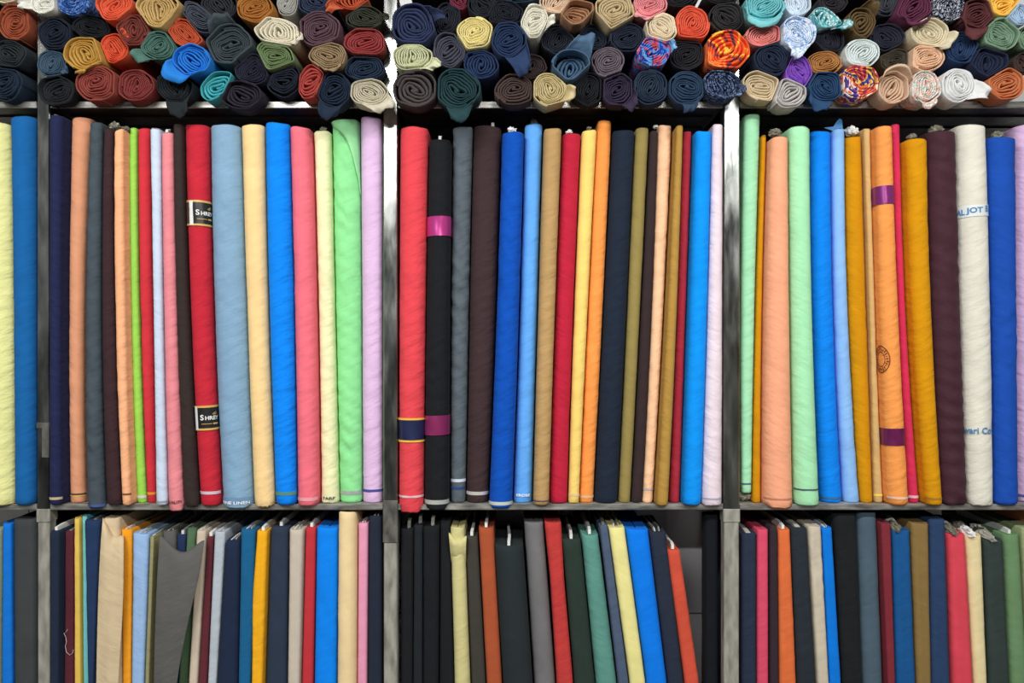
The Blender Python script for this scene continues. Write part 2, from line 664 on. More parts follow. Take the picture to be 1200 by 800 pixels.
    for fl in o.get('flaps', []):
        ang, hwid, ln, dx, dy = fl[:5]
        hwid *= 1.25
        flare = max(.6, fl[5]) if len(fl) > 5 else 0.85
        dl = math.hypot(dx, dy)
        dx, dy = dx / dl, -dy / dl
        NU, NV = 14, 12
        Vf, Ff = [], []
        for j in range(NV + 1):
            v = j / NV
            for i in range(NU + 1):
                u = i / NU
                a = math.radians(ang + (u * 2 - 1) * hwid)
                bx, bz = rx * math.cos(a) * 0.97, -ry * math.sin(a) * 0.97
                a0 = math.radians(ang)
                cx_, cz_ = rx * math.cos(a0), -ry * math.sin(a0)
                k = 1 + (flare - 1) * v
                qx, qz = cx_ + (bx - cx_) * k, cz_ + (bz - cz_) * k
                L = ln * (1 + 0.22 * noise.noise((u * 3.1, sd, 1.7)) + 0.06 * noise.noise((u * 15, sd, 2.7)))
                qx += dx * L * v
                qz += dy * L * v
                X, Z = qx * sc, qz * sc
                yy = 0.012 * (1 - v) ** 2 - 0.004 - 0.012 * math.sin(math.pi * min(1, v * 0.8)) + 0.005 * v * math.sin(u * 9 + sd) + 0.003 * noise.noise((u * 5, v * 4, sd))
                if cen[2] + Z < UPZ + 0.004:
                    yy = min(yy, -0.006 - yf)
                Vf.append((X, yy, Z))
        for j in range(NV):
            for i in range(NU):
                q = j * (NU + 1) + i
                Ff.append([q, q + 1, q + NU + 2, q + NU + 1])
        fo = mesh_obj('loose_end', Vf, Ff, mat, r)
        sm = fo.modifiers.new('thickness', 'SOLIDIFY')
        sm.thickness = 0.0016
    return r


FLORAL_BLUE = (((40, 80, 190), (90, 150, 220), (215, 95, 110), (50, 60, 160), (120, 180, 225)), 38)
TIE_ORANGE = (((225, 80, 40), (236, 92, 42), (250, 190, 70), (228, 84, 42), (110, 60, 80), (235, 92, 40), (248, 150, 80), (226, 80, 40)), 17)
TIE_MULTI = (((60, 70, 160), (240, 190, 80), (160, 50, 90), (225, 110, 70), (235, 225, 215), (90, 60, 140)), 30)
SPECK_NAVY = (((30, 38, 62), (38, 50, 80), (120, 140, 175), (34, 44, 70)), 170)
DOTS_NAVY = (((28, 34, 54), (30, 38, 60), (210, 215, 225), (32, 40, 64)), 200)
PALE_FLORAL = (((225, 232, 240), (150, 185, 225), (230, 235, 242), (200, 215, 235)), 70)
WHITE_FLORAL = (((235, 230, 225), (220, 150, 120), (230, 228, 225), (150, 185, 175), (235, 232, 228)), 110)
BLUE_PRINT = (((45, 85, 155), (110, 150, 205), (40, 75, 145), (60, 100, 170)), 75)
AQUA_PRINT = (((110, 195, 200), (225, 238, 238), (85, 180, 190), (150, 210, 212)), 60)

ROLLS = [
 # ---- end bay
 (6,-12,18,15,0,'O',(215,205,180),'cream',{}),
 (15,25,18,20.5,0,'S',(152,80,56),'rust brown',{'y':-.03}),
 (10,63,19,16.5,0,'S',(44,50,55),'charcoal black',{}),
 (6,97,18,20,0,'O',(34,48,64),'dark slate navy',{}),
 # ---- second bay
 (50,2,14,13,0,'O',(226,226,218),'white',{'flaps':[(170,25,12,-1,.4)]}),
 (84,2,18,15,0,'O',(60,100,170),'blue floral print',{'pat':BLUE_PRINT,'flaps':[(25,20,8,.6,.6)]}),
 (133,6,21,17,0,'O',(218,98,68),'bright orange red',{'y':-.05}),
 (63,39,18,18.5,0,'O',(32,40,55),'inky navy',{}),
 (107,31,22,13,0,'O',(36,39,45),'flat black',{'y':-.015}),
 (98,62,23,19,0,'S',(184,144,70),'mustard yellow',{'y':-.05,'flaps':[(62,22,12,-.7,.8)]}),
 (155,34,20,18,15,'O',(120,60,54),'maroon brown',{'y':-.045}),
 (133,56,16,17,20,'O',(210,88,58),'tangerine',{'y':-.03,'flaps':[(-40,18,9,.5,-.4)]}),
 (185,11,26,20,0,'S',(192,164,108),'khaki gold',{'y':-.055}),
 (215,38,23,14.5,28,'O',(194,92,60),'burnt orange',{'y':-.035}),
 (184,53,19,16,15,'O',(80,116,106),'sea green',{'y':-.05,'flaps':[(120,40,14,-.7,.45,.9)]}),
 (60,74,17,15,0,'O',(66,90,110),'slate blue',{'flaps':[(20,20,10,.6,.6)]}),
 (65,105,21,17,10,'O',(38,42,46),'soft black',{'y':-.03}),
 (113,97,24,20,0,'S',(140,68,60),'brick red',{'y':-.05}),
 (157,99,21,18,0,'S',(130,60,58),'dark brick',{'y':-.04}),
 (224,69,22,17.5,0,'O',(40,124,208),'vivid blue',{'y':-.06,'rec':.012,'flaps':[(115,60,19,-.75,.75,.9)]}),
 (204,101,21,17,15,'O',(36,42,46),'black with a hanging tail',{'y':-.04,'flaps':[(75,38,22,.25,1,.7)]}),
 (253,99,21,13,-38,'O',(72,168,176),'aqua',{'y':-.045,'rec':.014,'nl':3.6}),
 (233,20,24,14,38,'O',(76,82,94),'slate grey flattened',{'y':-.045}),
 (256,5,21,17,0,'O',(50,53,59),'charcoal',{'y':-.02}),
 (268,51,26,23,0,'S',(64,74,80),'large grey green',{'y':-.05,'rec':.012,'flaps':[(-110,35,12,-.3,-1,.7)]}),
 (298,9,21,16,0,'S',(170,114,56),'ochre brown',{'y':-.04}),
 (336,3,12,15,0,'O',(172,172,168),'pale grey',{'y':-.012}),
 (370,2,20,15,0,'O',(52,64,88),'dusky navy',{'y':-.02}),
 (325,37,27,16.5,14,'O',(220,214,194),'ivory',{'y':-.05,'flaps':[(30,22,8,1,.8)]}),
 (321,65,23,17,20,'O',(114,134,94),'olive green',{'y':-.045}),
 (295,81,20,17,10,'O',(44,45,62),'violet black',{'y':-.035}),
 (333,95,20,17,-30,'O',(34,40,52),'midnight',{'y':-.03}),
 (281,110,23,16.5,0,'O',(46,42,54),'aubergine black',{'y':-.055,'rec':.014,'nl':4}),
 (364,95,14,20,20,'O',(170,74,68),'narrow brick pink',{'y':-.045,'nl':4}),
 (374,33,24,20,0,'S',(98,74,84),'plum grey',{'y':-.05}),
 (412,0,19,10,0,'O',(190,94,62),'rust orange with a ragged tail',{'y':-.04,'flaps':[(160,35,16,-.7,.75,.6)]}),
 (427,20,22,13,0,'O',(64,68,58),'dark olive',{'y':-.045,'flaps':[(5,18,9,1,.25)]}),
 (427,49,23.5,16,0,'O',(150,64,65),'raspberry red',{'y':-.05}),
 (384,65,21,16,0,'O',(154,134,104),'khaki brown',{'y':-.05,'flaps':[(70,30,6,.4,1)]}),
 (427,79,23,14.5,0,'S',(40,55,76),'steel navy',{'y':-.04}),
 (391,104,19,20,0,'O',(32,45,64),'deep navy with a hanging tail',{'y':-.05,'flaps':[(95,45,18,-.2,1,.7)]}),
 (432,107,22,15,0,'O',(200,194,174),'beige with a draped tail',{'y':-.055,'flaps':[(60,45,17,.75,.75,.8)]}),
 # ---- third bay
 (484,27,25,23.5,0,'S',(48,58,90),'big indigo',{'y':-.055,'rec':.012,'flaps':[(-35,25,16,1,.3,.6)]}),
 (523,21,15,19,25,'O',(42,46,56),'narrow charcoal',{'y':-.03}),
 (483,66,23,15,0,'O',(202,206,172),'pale green with a frayed tail',{'y':-.055,'flaps':[(35,30,15,1,.5,.6)]}),
 (526,58,17.5,20,-15,'O',(76,78,92),'grey violet',{'y':-.045}),
 (486,103,26,21,0,'S',(76,70,70),'taupe',{'y':-.055,'rec':.014,'nl':4.2}),
 (536,103,25,23,0,'S',(38,66,70),'bottle green with a hanging tail',{'y':-.06,'flaps':[(68,45,20,-.15,1,.6)]}),
 (556,38,20.5,18.5,0,'S',(228,216,154),'lemon cream',{'y':-.05}),
 (538,0,11,11,0,'O',(124,54,74),'plum red',{'y':-.015,'nl':3.6}),
 (566,4,17,15,0,'O',(42,46,54),'soot black',{'y':-.03}),
 (592,14,22,13.5,5,'O',(40,44,54),'flat graphite',{'y':-.035}),
 (609,-9,26,11,0,'O',(48,70,90),'petrol blue',{'y':-.02}),
 (596,45,20,20.5,0,'S',(42,60,94),'denim navy with a loose tail',{'y':-.055,'flaps':[(50,45,28,.35,1,.55)]}),
 (563,75,20,16.5,10,'S',(42,60,96),'royal navy',{'y':-.04}),
 (626,24,15,19.5,10,'O',(226,224,210),'white narrow',{'y':-.05,'flaps':[(15,20,11,1,-.3)]}),
 (652,1,19,13,0,'O',(220,196,172),'pale blush',{'y':-.05}),
 (675,14,23,14,-5,'O',(174,134,104),'camel brown',{'y':-.06,'rec':.03,'nl':4.4}),
 (654,45,19,17,0,'O',(44,50,60),'gunmetal',{'y':-.02}),
 (622,77,18,13.5,0,'O',(74,64,64),'cocoa',{'y':-.02}),
 (603,105,22,17.5,0,'S',(80,66,64),'chocolate brown',{'y':-.05}),
 (644,104,20,18.5,0,'S',(196,182,138),'sand beige frayed',{'y':-.055,'flaps':[(20,30,12,1,.4,.9)]}),
 (669,76,22,17,0,'O',(76,104,132),'hollow steel blue',{'y':-.065,'rec':.04,'lip':-.004,'nl':4.2,'flaps':[(-62,42,22,.6,-1,.45)]}),
 (694,43,19,14,0,'O',(44,52,68),'dark ink',{'y':-.015}),
 (720,12,24,20,0,'S',(196,178,142),'tan beige',{'y':-.055}),
 (735,43,21,16.5,0,'O',(42,50,66),'blue black',{'y':-.04}),
 (713,72,18.5,17,0,'S',(112,102,112),'mauve grey',{'y':-.05}),
 (689,104,18,19,0,'O',(34,36,42),'jet black',{'y':-.04}),
 (724,104,19,18.5,0,'S',(56,48,70),'dark purple',{'y':-.045,'flaps':[(35,35,15,.4,1,.7)]}),
 (762,5,20,14.5,0,'O',(228,154,160),'rose pink',{'y':-.05,'flaps':[(110,30,8,-.5,.7)]}),
 (776,31,18.5,16.5,0,'O',(228,214,188),'oatmeal',{'y':-.055}),
 (766,60,19.5,16.5,0,'S',(60,95,185),'cobalt print',{'pat':FLORAL_BLUE,'y':-.055,'gl':.2,'flaps':[(-15,20,7,1,-.2)]}),
 (811,27,20,19.5,0,'S',(220,98,72),'coral orange',{'y':-.05}),
 (797,-4,20,11,0,'O',(40,42,46),'black topmost',{'y':-.02}),
 (847,-6,20,10,0,'O',(44,44,46),'black uppermost',{'y':-.02}),
 (852,20,20,17.5,0,'O',(54,54,56),'washed black',{'y':-.03}),
 (806,63,21,17.5,0,'S',(42,42,47),'coal black',{'y':-.035}),
 (762,102,20.5,19.5,0,'S',(44,58,78),'marine navy',{'y':-.045}),
 (805,102,21,18.5,0,'S',(48,70,96),'blue teal with a small tail',{'y':-.05,'flaps':[(75,25,14,-.2,1,.7)]}),
 (852,58,26,22,0,'S',(235,100,45),'orange tie dye',{'pat':TIE_ORANGE,'y':-.06,'gl':.1,'nl':4.2}),
 (847,98,22,16,15,'O',(55,70,110),'speckled navy',{'pat':SPECK_NAVY,'y':-.05,'flaps':[(40,30,7,.7,.5)]}),
 # ---- fourth bay
 (896,6,23,16,0,'O',(124,198,204),'light aqua with a soft tail',{'y':-.055,'flaps':[(100,65,14,-.15,1,.9)]}),
 (935,4,15,13,0,'O',(212,226,238),'icy white',{'y':-.045}),
 (971,23,20,10,40,'O',(130,200,200),'mint printed',{'pat':AQUA_PRINT,'y':-.055,'nl':3.4,'flaps':[(35,35,9,.8,.8)]}),
 (977,2,16,12,0,'O',(56,54,58),'smoky grey',{'y':-.02}),
 (896,41,21,12.5,-5,'O',(226,146,142),'salmon pink',{'y':-.045}),
 (936,37,20,19,0,'S',(200,218,240),'sky blue floral with a twisted tail',{'pat':PALE_FLORAL,'y':-.06,'flaps':[(80,35,16,-.5,1,.5)]}),
 (972,44,18,14.5,32,'O',(44,46,57),'blackish navy',{'y':-.04}),
 (1011,26,15,17.5,-15,'S',(100,82,54),'bronze olive',{'y':-.05,'nl':4,'flaps':[(-60,35,10,.6,-.8,.6)]}),
 (906,69,21,19,0,'S',(38,48,70),'rich navy',{'y':-.05}),
 (937,83,15.5,18.5,-15,'O',(136,86,190),'violet',{'y':-.05}),
 (967,73,20,13,0,'O',(180,130,78),'caramel',{'y':-.045}),
 (894,100,22,17,22,'O',(208,192,162),'wheat',{'y':-.05,'rec':.008}),
 (926,109,19,17,-10,'O',(186,182,180),'silver grey',{'y':-.06,'nl':4}),
 (969,100,20,17.5,0,'S',(42,72,108),'ocean blue with a draped tail',{'y':-.055,'flaps':[(125,45,17,-.4,1,.8)]}),
 (1011,62,20,16,0,'O',(216,226,226),'frost white',{'y':-.05}),
 (1008,95,23,19,0,'S',(200,120,90),'rainbow tie dye',{'pat':TIE_MULTI,'y':-.06,'gl':.1,'nl':4.2}),
 (1038,4,15,14,0,'O',(64,68,77),'storm grey',{'y':-.02}),
 (1040,43,20,15.5,0,'O',(46,48,62),'dark indigo',{'y':-.035}),
 (1050,70,18.5,13,0,'O',(76,70,60),'moss black',{'y':-.03}),
 (1072,8,21,18,0,'O',(100,50,76),'wine plum',{'y':-.05,'flaps':[(90,45,7,0,1,.9)]}),
 (1090,37,22,17,10,'S',(216,206,178),'pale cream with a square tail',{'y':-.05,'flaps':[(40,35,10,.8,.8,1)]}),
 (1086,67,21,15,0,'O',(228,192,162),'peach',{'y':-.05}),
 (1049,102,19,18,0,'O',(208,178,152),'biscuit with a folded flap',{'y':-.055,'rec':.02,'nl':4.4,'flaps':[(-90,60,7,0,-1,1)]}),
 (1085,101,18,18.5,0,'S',(230,225,220),'white floral',{'pat':WHITE_FLORAL,'y':-.06,'flaps':[(85,35,10,-.1,1,.6)]}),
 (1113,8,20,15,0,'O',(35,40,60),'navy polka dot',{'pat':DOTS_NAVY,'y':-.045}),
 (1147,15,20,17,0,'O',(96,54,56),'burgundy with a rumpled tail',{'y':-.05,'flaps':[(110,50,18,-.3,1,.7)]}),
 (1178,4,19,13,0,'O',(248,200,92),'sunny yellow',{'y':-.05,'nl':4}),
 (1196,16,13,12,0,'O',(172,196,220),'powder blue',{'y':-.055}),
 (1174,40,20.5,18.5,0,'O',(126,156,132),'sage green',{'y':-.05}),
 (1206,44,11,14,0,'O',(132,162,136),'pale sage',{'y':-.03}),
 (1127,55,19.5,17.5,20,'O',(46,66,104),'sapphire navy',{'y':-.04}),
 (1161,72,21,16.5,10,'O',(38,46,70),'dark blue hollow',{'y':-.045,'rec':.015,'nl':4.2}),
 (1124,99,19.5,19,0,'S',(222,224,224),'snow white with a pointed tail',{'y':-.06,'flaps':[(20,35,16,1,.45,.6)]}),
 (1200,74,11,12,0,'O',(74,58,54),'dark brown',{'y':-.03}),
 (1180,98,21,18,0,'S',(196,120,80),'terracotta',{'y':-.055}),
]


def base_name(d):
    return d.split(' with ')[0]


def roll_labels():
    """say which roll: its own look plus the most telling rolls above, below or beside it"""
    from collections import Counter
    sat = []
    for r in ROLLS:
        c = r[6]
        sat.append((max(c) - min(c)) + 0.4 * max(c))
    out = []
    for i, r in enumerate(ROLLS):
        best = {}
        for j, q in enumerate(ROLLS):
            if i == j:
                continue
            dx, dy = q[0] - r[0], q[1] - r[1]
            if abs((q[0] < 44) - (r[0] < 44)) or math.hypot(dx / (r[2] + q[2]), dy / (r[3] + q[3])) > 1.18:
                continue
            rel = 'beside' if abs(dx) > abs(dy) * 1.3 else ('below' if dy < 0 else 'above') if abs(dy) > abs(dx) * 0.6 else None
            if rel and (rel not in best or sat[j] > sat[best[rel]]):
                best[rel] = j
        v = 'below' if 'below' in best and ('above' not in best or sat[best['below']] >= sat[best['above']]) else 'above' if 'above' in best else None
        t = f"{base_name(r[7])} fabric roll"
        if ' with ' in r[7]:
            t += ' with ' + r[7].split(' with ')[1]
        bits = []
        if v:
            bits.append(f"{v} the {base_name(ROLLS[best[v]][7])} roll")
        if 'beside' in best:
            bits.append(f"beside the {base_name(ROLLS[best['beside']][7])} one")
        t2 = t + ' ' + ', '.join(bits)
        if len(t2.replace(',', '').split()) > 16:
            t2 = t + ' ' + bits[0]
        out.append(t2)
    return out


for i, (r, lab) in enumerate(zip(ROLLS, roll_labels())):
    make_roll(i, *r[:7], lab, r[8])


# ------------------------------------------------------------------ standing bolts
def rr(s, w, d, rc):
    """point and normal on a rounded rectangle, s = arc length from the middle of the front"""
    sg = 1 if s >= 0 else -1
    s = abs(s)
    a = w / 2 - rc
    q = rc * math.pi / 2
    if s <= a:
        return (sg * s, 0.0, 0.0, -1.0)
    s -= a
    if s <= q:
        t = s / rc
        return (sg * (a + rc * math.sin(t)), rc * (1 - math.cos(t)), sg * math.sin(t), -math.cos(t))
    s -= q
    L = d - 2 * rc
    if s <= L:
        return (sg * w / 2, rc + s, sg * 1.0, 0.0)
    s -= L
    if s <= q:
        t = s / rc
        return (sg * (a + rc * math.cos(t)), d - rc + rc * math.sin(t), sg * math.cos(t), math.sin(t))
    s -= q
    return (sg * max(0.0, a - s), d, 0.0, 1.0)


def half_len(w, d, rc):
    return (w / 2 - rc) * 2 + rc * math.pi + (d - 2 * rc)


def s_samples(w, d, rc):
    a = w / 2 - rc
    q = rc * math.pi / 2
    L = d - 2 * rc
    seg = [a * k / 3 for k in range(3)] + [a + q * k / 7 for k in range(7)] + [a + q + L * k / 5 for k in range(5)] + \
          [a + q + L + q * k / 4 for k in range(4)] + [a + 2 * q + L + a * 0.5]
    pos = seg
    neg = [-x for x in reversed(seg[1:])]
    return pos + [half_len(w, d, rc)] + neg


class Bolt:
    def __init__(self, idx, levels, yf, depth, rnd, amp, seed, skew=1.0, tilt=0.0):
        """levels: (photo row, left px, right px) from top to bottom"""
        self.lv, self.yf, self.d, self.rnd, self.amp, self.sd, self.skew, self.tilt = levels, yf, depth, rnd, amp, seed, skew, tilt
        self.rip = 0.0
        self.dep = seat(yf, levels, rnd)

    def edge(self, y):
        """smooth interpolation of left/right edges at photo row y"""
        lv = self.lv
        n = len(lv)
        out = []
        for k in (1, 2):
            if n == 3:
                (y0, v0), (y1, v1), (y2, v2) = [(l[0], l[k]) for l in lv]
                out.append(v0 * (y - y1) * (y - y2) / ((y0 - y1) * (y0 - y2)) + v1 * (y - y0) * (y - y2) / ((y1 - y0) * (y1 - y2)) + v2 * (y - y0) * (y - y1) / ((y2 - y0) * (y2 - y1)))
            else:
                i = 0
                while i < n - 2 and y > lv[i + 1][0]:
                    i += 1
                t = (y - lv[i][0]) / (lv[i + 1][0] - lv[i][0])
                out.append(lv[i][k] * (1 - t) + lv[i + 1][k] * t)
        return out

    def frame(self, y):
        l, r = self.edge(y)
        k = S * (D + self.dep) / D
        w = max(0.006, (r - l) * k)
        cx = ((l + r) / 2 - 600) * k
        rc = min(w * 0.5, self.d * 0.5) * self.rnd * 0.998
        return cx, w, rc

    def disp(self, s, z):
        a = self.amp
        a *= 0.35 + 1.5 * max(0.0, 0.35 + noise.noise((self.sd * 5, z * 5 + s * 3, 7.7)))
        rp = 0.0
        if self.rip:
            wv = noise.noise((s * 14, z * 9, self.sd))
            m = max(0.0, 0.45 + 0.9 * noise.noise((self.sd, z * 6 + s * 8, 2.2)))
            rp = self.rip * m * math.sin(2 * math.pi * (z + 0.55 * self.skew * s) / 0.034 + 3.2 * wv)
        n1 = noise.noise((s * 12 + self.sd, (z + s * 1.3 * self.skew) * 24, self.sd * 1.3))
        n2 = noise.noise((s * 30, (z - s * 0.7 * self.skew) * 62, self.sd * 2.1))
        n3 = noise.noise((self.sd, z * 7, self.sd))
        return a * (0.45 - 2.2 * abs(n1)) * 0.9 + a * 0.7 * n2 + 0.0012 * n3 + rp

    def at(self, s, y, offset=0.0):
        """surface point for arc length s at photo row y"""
        cx, w, rc = self.frame(y)
        z = wz(y, self.yf)
        X, Y, nx, ny = rr(s, w, self.d, rc)
        dd = self.disp(s, z) * (1 - 0.72 * abs(nx)) + offset
        return (cx + X + nx * dd, self.yf + Y + ny * dd, z)


def bolt_mesh(B, ytop, ybot, mat, rt, hang_z=None, fringe=0.0, topn=0.0025, nz=54, hollow=False):
    V, Fc = [], []
    cx, w, rc = B.frame(ytop)
    ref = s_samples(w, B.d, rc)
    hl0 = half_len(w, B.d, rc)
    N = len(ref)
    o = rt.location
    rows = []
    for k in range(nz + 1):
        t = k / nz
        rows.append(ytop + (ybot - ytop) * t)
    rows = [rows[0], rows[0] + 1.6] + rows[1:-1] + [rows[-1] - 1.8, rows[-1]]
    for ri, y in enumerate(rows):
        cx, w, rc = B.frame(y)
        ss = s_samples(w, B.d, rc)
        ins = 0.0016 if ri == 0 else (0.0022 if ri == len(rows) - 1 else 0.0)
        for j, s in enumerate(ss):
            p = list(B.at(s, y, -ins))
            if ri <= 1:
                p[2] += topn * noise.noise((s * 30, B.sd, 4.4)) + B.tilt * (p[0] - cx)
            if ri >= len(rows) - 2 and fringe:
                p[2] += -fringe * abs(noise.noise((s * 160, B.sd, ri * .1))) + 0.3 * fringe
            if hang_z is not None and p[1] > -0.0065:
                p[2] = max(p[2], hang_z + 0.0004)
            V.append((p[0] - o[0], p[1] - o[1], p[2] - o[2]))
    nr = len(rows)
    for r in range(nr - 1):
        for j in range(N):
            a, b = r * N + j, r * N + (j + 1) % N
            Fc.append([a, b, b + N, a + N])
    # wound layers seen on the top end
    cx, w, rc = B.frame(ytop)
    zt = wz(ytop, B.yf)
    prev = 0
    nlay = 9
    m = min(w, B.d) / 2
    for L in range(1, nlay + 1):
        f = L / nlay
        ofs = m * 0.94 * f
        ww, dd, rcc = w - 2 * ofs, B.d - 2 * ofs, max(rc - ofs, 0.0004)
        rcc = min(rcc, ww * 0.49)
        ss = s_samples(ww, dd, rcc)
        base = len(V)
        zo = (-0.0045 if L % 2 else 0.0) - 0.0015 * f + 0.002 * noise.noise((L * .7, B.sd, 2.2))
        for j, s in enumerate(ss):
            X, Y, nx, ny = rr(s, ww, dd, rcc)
            V.append((cx + X - o[0], B.yf + ofs + Y - o[1], zt + zo + B.tilt * X + 0.0015 * noise.noise((s * 20, L, B.sd)) - o[2]))
        for j in range(N):
            a, b = prev + j, prev + (j + 1) % N
            c, d_ = base + j, base + (j + 1) % N
            Fc.append([a, c, d_, b])
        prev = base
    Fc.append([prev + j for j in range(N)])
    lb = (nr - 1) * N
    if hang_z is not None:
        # underside: the overhanging hem is hollow, the rest stands on the shelf
        base = len(V)
        cx, w, rc = B.frame(rows[-1])
        for j, s in enumerate(s_samples(w, B.d, rc)):
            p = B.at(s, rows[-1], -0.0042)
            V.append((p[0] - o[0], p[1] - o[1], hang_z + 0.0006 - o[2]))
        for j in range(N):
            a, b = lb + j, lb + (j + 1) % N
            c, d_ = base + j, base + (j + 1) % N
            Fc.append([a, b, d_, c])
        lb = base
    Fc.append([lb + j for j in range(N)])
    return mesh_obj('wound_cloth', V, Fc, mat, rt)


def wrap_strip(B, rt, name, y0, y1, s0, s1, mat, offset=0.0012, parent=None, slope=0.0, ns=22, nzr=3):
    """a thin band lying on the bolt's surface between arc lengths s0..s1"""
    V, Fc = [], []
    o = rt.location
    for k in range(nzr + 1):
        for i in range(ns + 1):
            s = s0 + (s1 - s0) * i / ns
            y = y0 + (y1 - y0) * k / nzr + slope * s / S
            p = list(B.at(s, y, offset))
            if p[1] > -0.0065 and MID_Z - 0.03 < p[2] < MID_Z + 0.0006:
                p[2] = MID_Z + 0.0006
            V.append((p[0] - o[0], p[1] - o[1], p[2] - o[2]))
    for k in range(nzr):
        for i in range(ns):
            a = k * (ns + 1) + i
            Fc.append([a, a + 1, a + ns + 2, a + ns + 1])
    ob = mesh_obj(name, V, Fc, mat, parent or rt)
    return ob


def text_pts(body, size, bold=0.0):
    cu = bpy.data.curves.new('lettering', 'FONT')
    cu.body = body
    cu.size = size
    cu.offset = bold
    cu.resolution_u = 3
    ob = bpy.data.objects.new('lettering', cu)
    COL.objects.link(ob)
    dg = bpy.context.evaluated_depsgraph_get()
    dg.update()
    me = bpy.data.meshes.new_from_object(ob.evaluated_get(dg))
    vs = [(v.co.x, v.co.y) for v in me.vertices]
    fs = [list(p.vertices) for p in me.polygons]
    bpy.data.objects.remove(ob, do_unlink=True)
    bpy.data.curves.remove(cu)
    bpy.data.meshes.remove(me)
    return vs, fs


def letter_on(B, rt, items, s0, yrow, mat, parent, offset=0.0022, slope=0.0, name='lettering'):
    """items: (text, size px, dx px, dy px, bold, stretch)"""
    V, Fc = [], []
    o = rt.location
    for body, size, dx, dy, bold, st in items:
        vs, fs = text_pts(body, size * S, bold * S)
        base = len(V)
        for x, y in vs:
            s = s0 + x * st + dx * S
            p = B.at(s, yrow - y / S - dy + slope * (s - s0) / S, offset)
            V.append((p[0] - o[0], p[1] - o[1], p[2] - o[2]))
        Fc += [[i + base for i in f] for f in fs]
    return mesh_obj(name, V, Fc, mat, parent, smooth=False)


PAPER = plain((232, 234, 232), 0.6)
CARD = plain((205, 202, 192), 0.8)
PLASTIC = plain((176, 176, 166), 0.25)
PLASTIC_D = plain((128, 126, 112), 0.3)
TUBEC = plain((150, 150, 150), 0.7)


def crumple(rt, cen, rx, ry, rz, mat, seed, name='plastic_wrap'):
    V, Fc = [], []
    o = rt.location
    NU, NV = 18, 10
    for j in range(NV + 1):
        ph = math.pi * j / NV
        for i in range(NU):
            th = 2 * math.pi * i / NU
            d = Vector((math.sin(ph) * math.cos(th), math.sin(ph) * math.sin(th), math.cos(ph)))
            k = 1 + 0.55 * noise.noise(d * 2.6 + Vector((seed, 0, 0))) + 0.3 * noise.noise(d * 6 + Vector((0, seed, 0)))
            V.append((cen[0] + d.x * rx * k - o[0], cen[1] + d.y * ry * k - o[1], cen[2] + d.z * rz * k - o[2]))
    for j in range(NV):
        for i in range(NU):
            a, b = j * NU + i, j * NU + (i + 1) % NU
            Fc.append([a, b, b + NU, a + NU])
    return mesh_obj(name, V, Fc, mat, rt, smooth=False)


def card(rt, x0, x1, y0, y1, z0, z1, mat, tiltx=0.0, name='card_insert', curl=0.0):
    """stiff sheet standing in the slit of a bolt, its front corner a little bent"""
    V, Fc = [], []
    o = rt.location
    NY = 8
    for k in range(NY + 1):
        t = k / NY
        y = y0 + (y1 - y0) * t
        cx = curl * math.sin(t * 5)
        zt = z1 - 0.004 * (1 - t) ** 3 + 0.0015 * math.sin(t * 9)
        for (x, z) in ((x0, z0), (x1, z0), (x1 + tiltx + cx, zt), (x0 + tiltx + cx, zt)):
            V.append((x - o[0], y - o[1], z - o[2]))
    for k in range(NY):
        for j in range(4):
            a, b = k * 4 + j, k * 4 + (j + 1) % 4
            Fc.append([a, a + 4, b + 4, b])
    Fc.append([0, 1, 2, 3])
    e = NY * 4
    Fc.append([e + 3, e + 2, e + 1, e])
    return mesh_obj(name, V, Fc, mat, rt, smooth=False)


MID_Z = wz(MID_TOP)
